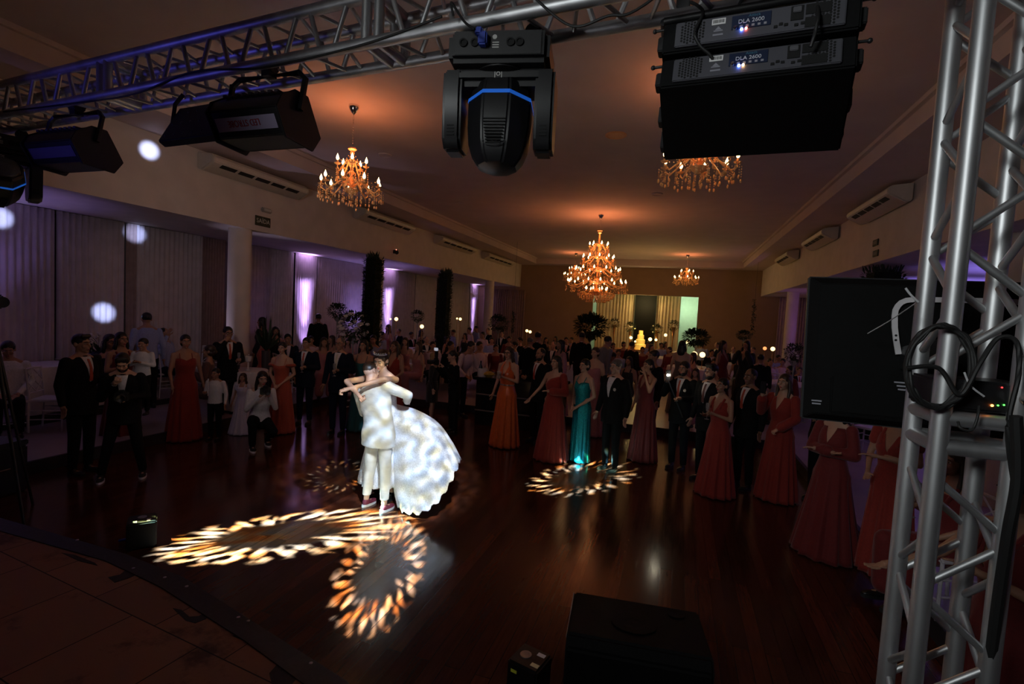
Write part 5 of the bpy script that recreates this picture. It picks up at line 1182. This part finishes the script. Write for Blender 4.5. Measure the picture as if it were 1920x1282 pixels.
def mk_shoes(t, J, m):
    for h, kn, an in J:
        sp = (an.z < .3); g = MB(); a = V3(an); a.z = max(a.z, .085)
        g.ell(a + V3((0, -.005, -.035)), (.042, .055, .05), 14, 8); g.ell(a + V3((0, -.085, -.055)), (.046, .10, .03), 14, 8)
        sh = part('shoe', remesh(g, .011, 2), m if not isinstance(m, tuple) else m[0], t)
        so = MB(); so.loft([[a + V3((.047 * cos(q * pi / 10) * (1.0 + .05 * sin(q * pi / 10)), -.06 + .125 * sin(q * pi / 10), z)) for q in range(20)] for z in (-.085, -.058)])
        part('sole', so, m[1] if isinstance(m, tuple) else RUBBER, sh)
def to(p, q): return atan2(q[0] - p[0], -(q[1] - p[1]))
def std(foot, head):
    g = atz(*foot, 0) ; Zd = depth(g); hh = atd(*head, Zd); return g, hh.z
COUPLE = V3((-3.05, 4.85, 0))
def fz(x, y): return 0.0 if -7.3 < x < 2.0 and y < 10.3 else (.24 if x < -9.2 else .15)
PIL = [(-7.74, 11.75, .8), (-7.76, 16.15, 1.0), (3.75, 11.75, .8), (-8.16, 7.75, .5), (-8.12, 12.35, .7), (-8.12, 16.8, .8), (-8.12, 21.3, .7), (4, 16.8, .5), (4, 21.3, .5)]
def spot(head, Zd):
    for _ in range(40):
        g = atd(*head, Zd)
        if g.x < -9.55 or g.y > 24.3 or any(hypot(g.x - x, g.y - y) < r for x, y, r in PIL): Zd *= .97
        else: break
    return g
def R(label, head, Zd, at=COUPLE, **k):
    g = spot(head, Zd); zf = fz(g.x, g.y); h = g.z - zf; g.z = zf; rz = k.pop('rz', None); pose = 'stand' if h > 1.46 else 'sit'
    if rz is None: rz = to(g, at)
    return person(label, g, h if pose == 'stand' else h / .76, rz, pose=pose, **k)
def P(label, foot, head, at=COUPLE, zf=0.0, **k):
    g = atz(*foot, zf); h = atd(*head, depth(g)).z - zf; rz = k.pop('rz', None)
    if rz is None: rz = to(g, at)
    return person(label, g, h, rz, **k)
def Q(label, head, H, zf=.15, at=COUPLE, sit=None, **k):
    top = H if sit is None else H - .42 * H / 1.75
    g = atz(*head, zf + top); g.z = zf; rz = k.pop('rz', None)
    if rz is None: rz = to(g, at)
    return person(label, g, H, rz, pose='sit' if sit else 'stand', **k)
def held(name, label, cat, build, pos, rot=None, group=None):
    t = thing(name, label, cat, pos, 0, group); build(t)
    if rot is not None: t.rotation_euler = rot
    return t
PHM = mat('black_phone', (.01, .01, .012), .2, noise=.03); SCRN = mat('lit_phone_screen', (.1, .1, .1), .2, emit=(.7, .75, 1), es=.12, noise=.02)
def b_phone(t): part('case', MB().box((0, 0, 0), (.074, .009, .155)), PHM, t, bevel=.004); part('screen', MB().box((0, .0048, 0), (.068, .001, .145)), SCRN, t); part('camera_bump', MB().box((-.02, -.006, .055), (.025, .004, .03)), PHM, t, bevel=.001)
def b_flute(t): part('bowl', MB().lathe([(.003, .095), (.018, .11), (.025, .16), (.023, .21), (.021, .21), (.022, .16), (.003, .105)], n=18), GLASS, t); part('stem', MB().lathe([(.032, 0), (.030, .003), (.004, .008), (.0035, .095), (.003, .097)], n=16), GLASS, t)
def b_tumbler(t): part('glass', MB().lathe([(.004, 0), (.03, 0), (.036, .12), (.034, .12), (.028, .006), (.004, .006)], n=20), GLASS, t); part('drink', MB().lathe([(.004, .007), (.027, .007), (.031, .08), (.004, .08)], n=18), mat('clear_drink', (.6, .5, .4), .1, trans=.5, noise=.02), t)
def b_camera(t):
    part('body', MB().box((0, 0, 0), (.14, .07, .105)), BLACKP, t, bevel=.012); part('prism_hump', MB().box((0, 0, .06), (.06, .06, .035)), BLACKP, t, bevel=.008)
    part('lens', MB().lathe([(.034, 0), (.04, .05), (.042, .12), (.036, .12), (.01, .10)], n=20, M=Matrix.Translation((0, -.035, 0)) @ Matrix.Rotation(pi / 2, 4, 'X')), BLACKP, t)
def b_flashcam(t):
    b_camera(t); part('flash_body', MB().box((0, 0, .14), (.07, .045, .13)), BLACKP, t, bevel=.006); part('flash_window', MB().box((0, -.012, .225), (.075, .05, .05)), mat('white_flash_card', (.8, .8, .85), .5, emit=(.8, .85, 1), es=.35, noise=.02), t, bevel=.004)
def give(r, k, name, label, cat, build, dz=0.0, rot=None, group=None, dy=.0):
    p, M = r[1][k]; q = p + V3((0, 0, dz)); return held(name, label, cat, build, q, rot, group)

# --- the couple
IVORY = mat('ivory_suit_fabric', (.78, .76, .71), .8, noise=.06, scale=9, bump=1.0, sheen=.1, aniso=(1.2, 1.2, 2.4)); LACEW = mat('white_lace_gown', (.80, .80, .84), .75, noise=.16, scale=70, bump=.45, sheen=.2)
MAR = mat('maroon_sneaker', (.17, .02, .045), .6, noise=.15, scale=40); WSOLE = mat('white_rubber_sole', (.75, .75, .78), .5, noise=.03)
G = atz(704, 953, 0); GH = 1.655
groom = person('groom seen from behind in an ivory suit and maroon sneakers, hugging the bride', G, GH, pi - .12, top=IVORY, hair='buzz', hc='brown', skin=0, arms=(((.35, -.10, 1.27), (.17, -.34, 1.22)), ((.27, -.14, 1.15), (.06, -.36, 1.10))), shirt=SHIRT, shoes=(MAR, WSOLE), lean=.10, roll=.30, look=(.20, 0, -.2), wide=1.16, crop=.88,
    legs=[((-.088, 0, .90), (-.10, -.03, .50), (-.14, .02, .085)), ((.088, 0, .90), (.115, -.02, .50), (.145, .0, .085))])
gt = groom[0]
for nm_, bx in (('back_vent', ((-.015, .139, .86), (.006, .02, .20))),): part(nm_, MB().box(*bx), IVORY, gt, bevel=.004)
_v = MB(); _v.prism([(-.003, .70), (.003, .70), (.003, 1.0), (-.003, 1.0)], .136, .150, axis='y'); 
BR = G + V3((-.10, .31, .0)); BH = 1.765
bride = person('bride in a white lace gown with a swirling train, arms around the groom', BR, BH, -.05, sex='f', kind='dress', top=LACEW, neck='straps', hair='updo', hc='brown', skin=0, arms=(((.20, -.40, 1.48), (-.10, -.545, 1.37)), ((.24, -.28, 1.50), (-.07, -.53, 1.44))), lean=.16, roll=-.03, look=(.26, .12, .05), hands=('hold', 'hold'), hem=.20, skirtw=.27)
bt, bhm = bride[0], bride[2]
MBr = Matrix.LocRotScale(BR, Euler((0, 0, -.05)), V3((BH / 1.75,) * 3)).inverted()
def cat4(pts, s):
    n = len(pts) - 1; i = min(int(s * n), n - 1); f = s * n - i; p = [V3(pts[max(min(j, n), 0)]).to_3d() for j in (i - 1, i, i + 1, i + 2)]
    return .5 * ((2 * p[1]) + (p[2] - p[0]) * f + (2 * p[0] - 5 * p[1] + 4 * p[2] - p[3]) * f * f + (3 * p[1] - p[0] - 3 * p[2] + p[3]) * f ** 3)
UC = [(726, 742, 0), (742, 757, 0), (780, 768, 0), (820, 792, 0), (846, 828, 0), (863, 862, 0)]; LC = [(722, 752, 0), (731, 800, 0), (734, 850, 0), (737, 895, 0), (741, 922, 0), (747, 940, 0)]
fwd = V3((FW.x, FW.y, 0)).normalized(); rings = []; NR, NS = 34, 96; ZB0, ZB1 = depth(BR) + .02, 5.80
for i in range(NR + 1):
    s = i / NR; Zd = ZB0 + (ZB1 - ZB0) * s; u, l = cat4(UC, s), cat4(LC, s); U, L = atd(u.x, u.y, Zd), atd(l.x, l.y, Zd); c = (U + L) / 2; a = (U - L) / 2; b_ = fwd * (.05 + .40 * s ** 1.3)
    sw = (c - atd(723, 747, ZB0)); sw = sw.normalized() if sw.length > .01 else V3((1, 0, 0)); row = []
    for j in range(NS):
        t_ = 2 * pi * j / NS; w_ = (.004 + .022 * s ** 1.5) * (sin(t_ * 13 + 1.5 * sin(t_ * 2)) + .6 * sin(t_ * 23 + s * 3)) + .012 * s * sin(t_ * 5 + s * 9)
        p = c + a * (cos(t_) * (1 + w_ * .6)) + b_ * (sin(t_) * (1 + w_)) + sw * (.16 * s * s * (1 - cos(t_) ** 2) + .018 * s ** 3 * sin(t_ * 21 + 4 * s))
        p.z = max(p.z, .012 + .01 * (1 + sin(t_ * 11))); row.append(MBr @ p)
    rings.append(row)
o = obj('train', mesh_of(MB().loft(rings, cap=False), 'train', angle=180), LACEW, bt); q = o.modifiers.new('thick', 'SOLIDIFY'); q.thickness = .004
tr = MB(); tr.path([V3((.082 * sin(a), -.082 * cos(a) + .01, .088 + .012 * cos(a))) for a in [radians(x) for x in range(-80, 81, 8)]], .010, 8)
for x in range(-70, 71, 14): a = radians(x); tr.ell((.086 * sin(a), -.088 * cos(a) + .01, .104 + .012 * cos(a)), (.006, .006, .010), 7, 5)
part('tiara', MB().add(tr.v, tr.f, Matrix.Translation(BR).inverted() @ Matrix.Identity(4) if False else MBr @ bhm), mat('crystal_tiara', (.8, .82, .85), .15, .6, noise=.1), bt)
part('earring', MB().add(*(lambda m: (m.v, m.f))(MB().ell((.078, .0, -.05), (.008, .006, .014), 8, 6)), MBr @ bhm), CHROME, bt)

# --- left group in front of the dance floor
r = P('man in black suit and red tie at the far left beside the bearded photographer', (152, 886), (168, 626), tie=TIE, hair='quiff', hc='black', skin=1, arms=('down', 'glass'), look=(0, 0, .1), beard=None)
give(r, 1, 'smartphone', 'phone held low by the man in black suit at the far left', 'phone', b_phone, -.02)
r = P('bearded photographer in dark jacket looking down at his camera', (232, 896), (258, 655), top=SUIT, hair='quiff', hc='black', skin=0, beard=True, arms=('cam', 'chest'), hands=('hold', 'hold'), lean=.30, look=(.45, 0, 0), rz=.85, shoes=(mat('black_canvas_sneaker', (.012, .012, .012), .7, noise=.2), WSOLE), tie=None,
      legs=[((-.088, 0, .90), (-.16, -.06, .50), (-.24, -.02, .085)), ((.088, 0, .90), (.15, -.06, .50), (.21, .03, .085))])
give(r, 1, 'photo_camera', 'black camera held by the bearded photographer at the left', 'camera', b_camera, .02, (0, 0, .9))
r = Q('woman in burgundy holding a small child, behind the bearded photographer', (228, 622), 1.66, 0, at=(-3, 4.8), sex='f', kind='dress', top=BURG, neck='v', sleeve=None, hair='long', skin=1, arms=('chest', 'lap'))
g0 = r[0].location
Q('small dark haired child in white carried by the woman in burgundy at the left', (268, 636), .95, .72, rz=.5, top=SHIRT, low=SUIT, kind='shirt', hair='short', skin=1, fine=False, arms=('chest', 'chest'))
R('woman with long dark hair and dark glasses behind the man at far left', (207, 626), 7.9, sex='f', kind='dress', top=BLKD, neck='long', sleeve='both', hair='long', glasses=True, skin=1)
Q('man in pale blue shirt standing by the left curtains with his back half turned', (277, 586), 1.74, .15, rz=-2.0, kind='shirt', top=LBLUE, low=SUIT, hair='short', skin=1, lean=.12)
person('seated man in pale blue shirt raising his arm on a white chair by the curtains', (-9.5, 7.28, .26), 1.74, 2.9 - pi / 2 + .5, kind='shirt', top=LBLUE, low=NAVY, hair='buzz', skin=1, pose='sit', arms=('high', 'lap'))
person('seated man in white shirt at the left white table, looking down', (-9.05, 4.62, .13), 1.74, 1.1, kind='shirt', top=SHIRT, low=SUIT, hair='short', skin=1, pose='sit', arms=('lap', 'lap'), look=(.3, 0, 0))
dup(CH, 'white wooden chair under the man in white shirt at the left white table', (-9.02, 4.62, .15), 1.1, 'white banquet chairs')
P('woman in a long red strappy dress seen in profile, beside the boy in white shirt', (345, 824), (350, 626), rz=1.05, sex='f', kind='dress', top=MARS, neck='straps', hair='bun', hc='black', skin=1, arms=('hang', 'down'))
P('boy in white shirt and black trousers holding a stick at the left', (402, 824), (400, 690), kind='shirt', top=SHIRT, low=SUIT, hair='short', hc='black', skin=1, arms=('glass', 'down'), hands=('hold', 'relax'), rz=.35)
t = thing('light_stick', 'thin white stick held up by the boy in white shirt', 'stick', atd(390, 735, 7.85)); part('rod', MB().tube((0, 0, -.06), (.0, 0, .20), .006, .006, 8), WST, t); part('knob', MB().ell((0, 0, .2), (.012, .012, .012), 10, 6), WST, t)
r = P('man with glasses in dark suit and rust tie drinking, behind the boy in white', (424, 792), (432, 612), tie=TIE, glasses=True, hair='short', skin=1, arms=('face', 'glass'), hands=('hold', 'hold'))
give(r, 1, 'champagne_flute', 'glass held by the man with glasses behind the boy', 'glass', b_flute, -.10)
R('woman in brown lace dress reaching toward the man with glasses, at the left', (392, 646), 8.6, rz=-.9, sex='f', kind='dress', top=LACE, neck='long', sleeve='both', hair='bun', hc='brown', skin=1, arms=('out', 'chest'), fine=False)
P('little girl in a pale dress behind the crouching photographer', (453, 812), (466, 700), sex='f', kind='dress', top=CHILDW, neck='square', sleeve='cap', hair='long', hc='brown', skin=1, rz=.4, skirtw=.33)
r = P('woman photographer in white shirt crouching with a camera at her face', (478, 842), (500, 700), H=None) if False else person('woman photographer in white shirt crouching with a camera at her face', atz(485, 836, 0), 1.68, .95, sex='f', kind='shirt', top=SHIRT, low=SUIT, hair='long', hc='black', skin=0, pose='crouch', lean=.25, arms=('cam', 'cam'), hands=('hold', 'hold'), shoes=(MATS['black_canvas_sneaker'], WSOLE))
h = r[1][0][0]; held('photo_camera', 'black camera held at the face of the crouching woman photographer', 'camera', b_camera, (h + r[1][1][0]) / 2 + V3((0, 0, .03)), (0, 0, .95))
P('woman in a terracotta off-shoulder dress with hands clasped', (525, 810), (523, 640), sex='f', kind='dress', top=TERR, neck='off', hair='bun', hc='black', skin=0, arms=('clasp', 'clasp'), rz=.35)
r = P('man in dark suit with rust tie holding a glass, right of the terracotta dress', (570, 794), (560, 631), tie=TIE, hair='short', hc='black', skin=1, arms=('pocket', 'glass'), hands=('relax', 'hold'), top=NAVY, rz=.3)
give(r, 1, 'champagne_flute', 'glass held by the man right of the terracotta dress', 'glass', b_flute, -.10)
r = P('older balding man with glasses in navy suit and pale tie, left of the couple', (632, 812), (632, 631), tie=mat('cream_tie', (.6, .56, .42), .5, noise=.1), glasses=True, hair='buzz', hc='grey', skin=1, arms=('down', 'glass'), hands=('relax', 'hold'), top=NAVY, rz=.2)
give(r, 1, 'champagne_flute', 'glass held by the older balding man in navy', 'glass', b_flute, -.10)
P('woman in a dark teal off-shoulder dress left of the dancing couple', (676, 806), (671, 635), sex='f', kind='dress', top=TEAL, neck='off', hair='long', hc='black', skin=1, arms=('lap', 'lap'), rz=.2)
P('woman in a red sleeveless dress partly hidden behind the bride', (733, 808), (722, 637), sex='f', kind='dress', top=MARS, neck='v', hair='wavy', hc='brown', skin=1, arms=('chest', 'lap'), rz=.0)

# --- photographer group right of the couple
r = P('photographer in black holding up a camera with a flash, right of the couple', (848, 812), (838, 655), top=SUIT, kind='shirt', low=SUIT, hair='short', hc='black', skin=0, arms=('phone', 'cam'), hands=('hold', 'hold'), lean=.12, rz=-.75)
h = (r[1][0][0] + r[1][1][0]) / 2; held('flash_camera', 'black camera with a bright white flash head, right of the couple', 'camera', b_flashcam, h + V3((-.02, -.02, .04)), (0, 0, -.75))
P('blonde woman in a short black dress with bare legs behind the flash photographer', (808, 795), (813, 660), top=BLKD, kind='shirt', low=BLKD, sex='f', hair='wavy', hc='blonde', skin=0, rz=1.9, bare=True, arms=('down', 'chest'), fine=False)
Q('man in pale pink shirt bending toward the bar counter', (868, 634), 1.66, 0, rz=1.25, kind='shirt', top=PINK, low=SUIT, hair='short', hc='black', skin=1, lean=.38, arms=('out', 'out'))
# --- right group
r = P('woman in a bright orange satin halter dress with a jewelled belt', (945, 836), (947, 648), sex='f', kind='dress', top=SATIN, neck='halter', hair='long', hc='brown', skin=0, glasses=True, arms=('down', 'chest'), hands=('relax', 'hold'), belt=mat('jewelled_belt_metal', (.9, .7, .6), .15, .8, noise=.5, scale=120), skirtw=.24, rz=-.25)
give(r, 1, 'glass_tumbler', 'tumbler held by the woman in orange satin', 'glass', b_tumbler, -.05)
r = P('bearded man in dark suit and red tie smiling behind the red one-sleeve dress', (1004, 828), (1009, 651), tie=TIE, hair='buzz', hc='black', beard=True, skin=1, arms=('glass', 'down'), hands=('hold', 'relax'), rz=-.5)
P('woman in a red one-shoulder dress with one long sleeve, smiling', (1032, 861), (1040, 665), sex='f', kind='dress', top=MARS, neck='one', sleeve='R', hair='long', hc='black', skin=0, arms=('side', 'glass'), hands=('relax', 'relax'), skirtw=.27, rz=-.45)
P('woman in a teal sequin dress with hands clasped low', (1085, 864), (1091, 671), sex='f', kind='dress', top=SEQ, neck='straps', hair='bun', hc='black', skin=0, arms=('clasp', 'clasp'), skirtw=.17, rz=-.55)
P('older man in dark suit with open collar beside the teal sequin dress', (1142, 881), (1143, 672), top=SUIT, hair='short', hc='grey', skin=0, wide=1.1, arms=('down', 'down'), rz=-.6, boutonniere=True)
P('woman in a dark red dress touching her face, behind the older man', (1203, 862), (1206, 671), sex='f', kind='dress', top=BURG, neck='halter', hair='bun', hc='black', skin=1, arms=('down', 'face'), rz=-.75)
Q('tall man in dark suit behind the woman touching her face', (1226, 656), 1.74, 0, tie=TIE, hair='short', hc='black', skin=1, rz=-.9)
r = P('man in dark suit and rust tie holding up a lit phone on a thin stick', (1268, 878), (1279, 676), tie=TIE, hair='short', hc='black', skin=1, beard=False, arms=('phone', 'glass'), hands=('hold', 'hold'), rz=-.45, boutonniere=True)
p0 = r[1][0][0]; p1 = r[1][1][0]; L0 = atd(1253, 703, depth(p0) - .03)
t = thing('phone_light', 'phone with a bright white light held up by the man with the stick', 'phone', L0, -.4); b_phone(t); part('lamp', MB().ell((0, -.012, .0), (.02, .008, .02), 12, 8), mat('phone_torch', (1, 1, .9), .4, emit=(1, .92, .7), es=14, noise=.01), t)
lamp('phone_torch', 'POINT', L0 + V3((0, -.05, 0)), 1.2, (1, .9, .65), size=.02)
t = thing('selfie_stick', 'thin dark stick slanting down from the lit phone', 'stick', L0); d = (p1 + V3((.1, 0, -.25))) - L0; part('rod', MB().tube((0, 0, -.07), d, .007, .009, 8), BLACK, t); part('grip', MB().tube(d * .85, d * 1.05, .013), RUBBER, t)
P('younger bearded man in dark suit looking left behind the red V-neck dress', (1318, 900), (1325, 680), tie=mat('dark_print_tie', (.1, .03, .03), .5, noise=.2), hair='quiff', hc='black', beard=False, skin=0, arms=('down', 'down'), rz=-.75)
r = P('woman in a dark red pleated V-neck dress holding a glass', (1338, 926), (1344, 706), sex='f', kind='dress', top=MARS, neck='v', hair='bun', hc='black', skin=1, arms=('glass', 'chest'), hands=('hold', 'hold'), skirtw=.27, rz=-.75, look=(-.1, 0, 0))
give(r, 1, 'champagne_flute', 'flute held by the woman in the pleated V-neck dress', 'glass', b_flute, -.10)
give(r, 0, 'smartphone', 'pale phone in the hand of the woman in the pleated V-neck dress', 'phone', b_phone, .05)
P('man in black suit with rust tie right of the pleated V-neck dress', (1390, 914), (1396, 689), tie=TIE, hair='buzz', hc='black', skin=2, arms=('down', 'down'), rz=-.8)
r = P('woman in red long-sleeved dress holding up a phone, left of the television', (1452, 935), (1469, 699), sex='f', kind='dress', top=MARS, neck='long', sleeve='both', hair='wavy', hc='brown', skin=0, arms=('phone', 'lap'), hands=('hold', 'hold'), skirtw=.25, rz=-.7)
give(r, 0, 'smartphone', 'phone held up by the woman in red long sleeves', 'phone', b_phone, .06, (0, 0, -.7))
r = P('man in black suit half hidden by the lower left corner of the television', (1532, 938), (1522, 700), hair='short', skin=1, arms=('glass', 'glass'), hands=('hold', 'hold'), rz=-.8)
give(r, 0, 'champagne_flute', 'glass of the man half hidden by the television corner', 'glass', b_flute, -.10)
P('woman in dark red long-sleeved dress with arms crossed under the television', (1545, 1038), (1562, 742), sex='f', kind='dress', top=BURG, neck='long', sleeve='both', hair='long', hc='black', skin=0, arms=('cross', 'cross'), skirtw=.31, rz=-.75)
P('woman in red cap-sleeved dress under the television beside the tower', (1655, 1075), (1680, 745), zf=.15, sex='f', kind='dress', top=MARS, neck='v', sleeve='cap', hair='long', hc='black', skin=1, arms=('lap', 'cross'), skirtw=.21, rz=-.8)
r = person('seated woman in dark red holding a glass, seen through the tower legs', atz(1725, 1155, 0) + V3((.08, -.1, .15)), 1.66, -1.25, sex='f', kind='dress', top=BURG, neck='v', hair='wavy', hc='brown', skin=1, pose='sit', arms=('chest', 'lap'), hands=('hold', 'relax'))
give(r, 0, 'champagne_flute', 'glass held out low beside the tower at the right', 'glass', b_flute, -.10)
dup(CH, 'white chair under the seated woman behind the tower legs', r[0].location, -1.25, 'white banquet chairs')
r = person('person in dark red at the lower right edge, forearm reaching out from behind the tower', (1.62, 3.05, .0), 1.64, -1.3, sex='f', kind='dress', top=BURG, neck='v', hair='long', hc='black', skin=1, arms=('out', 'chest'), skirtw=.28)
person('woman in black standing at the right picture edge behind the tower', (2.05, 2.75, .15), 1.66, -1.2, sex='f', kind='dress', top=BLKD, neck='long', sleeve='both', hair='long', hc='black', skin=1, arms=('down', 'down'), fine=False)

# --- guests at the tables: distinct ones first
D = dict(fine=False)
R('man in black suit standing as a silhouette before the brightest uplight', (597, 588), 13.7, rz=-2.2, skin=1, hair='short', **D)
R('woman with long black hair in profile, by the spiky plant', (491, 594), 11.7, rz=-1.2, sex='f', kind='dress', top=BLKD, neck='long', sleeve='both', hair='long', skin=1, **D)
R('woman in dull orange top seated by the spiky plant', (496, 622), 11, rz=-.6, sex='f', kind='dress', top=TERR, neck='long', sleeve='both', hair='bun', skin=1, **D)
R('seated woman with long dark hair left of the brightest uplight', (517, 612), 12.5, sex='f', kind='dress', top=BLKD, neck='v', hair='long', skin=1, **D)
R('seated man in navy just left of the brightest uplight', (540, 626), 11.9, top=NAVY, hair='short', skin=1, **D)
R('seated man in pale pink shirt under the brightest uplight', (583, 630), 12.7, kind='shirt', top=PINK, low=SUIT, hair='short', skin=1, **D)
R('seated woman in dusty rose right of the brightest uplight', (608, 632), 11.3, sex='f', kind='dress', top=ROSE, neck='v', hair='wavy', hc='brown', skin=1, **D)
R('waiter in white shirt and black vest standing before the sweets table', (1186, 640), 16, top=SUIT, hair='short', skin=1, rz=2.6, **D)
R('man in grey shirt bending with his back turned, in front of the back room opening', (1128, 627), 11.2, kind='shirt', top=fab('grey_shirt', (.16, .15, .17)), low=SUIT, hair='short', rz=2.4, lean=.3, skin=1, **D)
R('dark suited man standing with his back turned under the large dark arrangement', (1092, 622), 12.5, rz=pi, skin=1, hair='short', **D)
R('woman in a strapless dusty rose dress under the large dark arrangement', (1117, 650), 9.6, sex='f', kind='dress', top=ROSE, neck='strapless', hair='bun', hc='brown', skin=0, **D)
R('woman with long dark hair in pink lace behind the teal sequin dress', (1052, 636), 10.6, sex='f', kind='dress', top=fab('pink_lace', (.34, .17, .20)), neck='long', sleeve='both', hair='wavy', skin=1, rz=-.9, **D)
R('tall man seen from behind, first left of the large dark arrangement', (1010, 622), 12, rz=2.9, hair='short', skin=1, **D)
R('man seen from behind beside the tall man, before the ochre wall', (995, 632), 11.5, rz=2.9, hair='buzz', hc='grey', skin=1, **D)
R('long haired woman standing before the candle globes right of the opening', (1280, 638), 11.5, sex='f', kind='dress', top=fab('grey_print_dress', (.12, .10, .10)), neck='strapless', hair='long', rz=2.8, skin=0, **D)
R('woman raising a hand to her face under the small flower ball at the back right', (1400, 638), 12, sex='f', kind='dress', top=BLKD, neck='long', sleeve='both', hair='long', arms=('face', 'face'), skin=1, **D)
R('woman with dark wavy hair at the back right, left of the hand raising woman', (1357, 638), 12, sex='f', kind='dress', top=BURG, neck='v', hair='wavy', rz=1.0, skin=1, **D)
R('man in dark suit with his back turned near the orange candle', (1427, 664), 11, rz=3.0, hair='short', skin=1, **D)
# the rest of the dim crowd: a few figures, copied
base = []
VAR = [dict(sex='m', top=SUIT, tie=TIE, skin=1), dict(sex='m', top=NAVY, hair='buzz', hc='grey', skin=0), dict(sex='m', kind='shirt', top=PINK, low=SUIT, skin=1), dict(sex='f', kind='dress', top=BLKD, neck='v', hair='long', skin=1), dict(sex='f', kind='dress', top=ROSE, neck='straps', hair='wavy', hc='brown', skin=0), dict(sex='f', kind='dress', top=BURG, neck='long', sleeve='both', hair='bun', skin=1), dict(sex='m', kind='shirt', top=LBLUE, low=SUIT, hair='short', skin=1)]
ZONES = [(700, 'seated guest in the dim crowd just left of the white flower bush'), (775, 'seated guest in the dim crowd behind the bride'), (850, 'seated guest in the dim crowd below the two leafy pillars'), (1000, 'seated guest in the dim crowd below the farthest violet uplight'), (1130, 'seated guest in the dim crowd before the ochre back wall'), (1330, 'seated guest in the dim crowd before the sweets table'), (1600, 'seated guest in the dim crowd at the back right')]
CR = [(640, 622), (622, 628), (652, 640), (690, 640), (700, 628), (728, 606), (748, 616), (760, 632), (772, 622), (785, 640), (745, 644), (800, 630), (790, 618), (812, 640), (822, 622), (838, 630), (850, 618), (846, 640), (872, 624), (880, 612), (893, 606), (905, 622), (900, 640), (915, 612), (922, 632), (930, 645), (942, 622), (955, 630), (965, 640), (975, 632), (985, 648), (1024, 632), (1038, 640), (1042, 630), (1062, 632), (1072, 645), (1072, 632), (1150, 642), (1160, 655), (1148, 660), (1205, 650), (1215, 640), (1222, 645), (1240, 642), (1255, 650), (1248, 640), (1300, 660), (1318, 640), (1335, 655), (1345, 640), (1375, 650), (1412, 650), (1388, 660), (1445, 672), (1468, 672), (1460, 665), (1482, 685), (1500, 690), (1340, 672), (1305, 690), (1180, 668), (1170, 640), (718, 622)]
seen = {}; POS = [(o.location.x, o.location.y) for o in bpy.data.objects if o.name.split('.')[0] in ('person', 'floral_arrangement', 'candle_lamp', 'banquet_chair')]
for i, (px, py) in enumerate(CR):
    vi = (i * 5 + px) % 7; H = 1.60 + .03 * ((i * 7) % 5); sit = True; zt = .15 + H - .42 * H / 1.75
    z0_ = min(max(depth(atz(px, py, zt)), 10.5), 21); best = None
    for q_ in range(60):
        Zd = z0_ * (1 + (1 if q_ % 2 else -1) * .013 * q_); g = atd(px, py, Zd); h_ = g.z - fz(g.x, g.y)
        bad = sum(max(0, r_ - hypot(g.x - x_, g.y - y_)) for x_, y_, r_ in PIL + [(x_, y_, 1.0) for x_, y_, _ in TT] + [(x_, y_, .62) for x_, y_ in POS] + [(-1.2, 22.6, 1.2), (-2.85, 9.6, 1.25)]) + max(0, 10.4 - Zd) + max(0, -9.55 - g.x) + max(0, g.y - 22) + max(0, 1.02 - h_) * 6 + max(0, h_ - 1.44) * 6
        if best is None or bad < best[0] - 1e-6: best = (bad, Zd)
        if bad == 0: break
    g = atd(px, py, best[1]); POS.append((g.x, g.y)); zf = fz(g.x, g.y); H = min(max((g.z - zf) / .76, 1.45), 1.8); g.z = zf
    lab = next(l for x, l in ZONES if px < x); rz = to(g, COUPLE) + RND.uniform(-1.2, 1.2)
    if vi not in seen:
        k = dict(VAR[vi]); seen[vi] = person(lab, g, H, rz, pose='sit', fine=False, group=lab.replace('seated guest', 'seated guests'), **k)[0]
    else: dup(seen[vi], lab, g, rz, lab.replace('seated guest', 'seated guests'), H / 1.75)
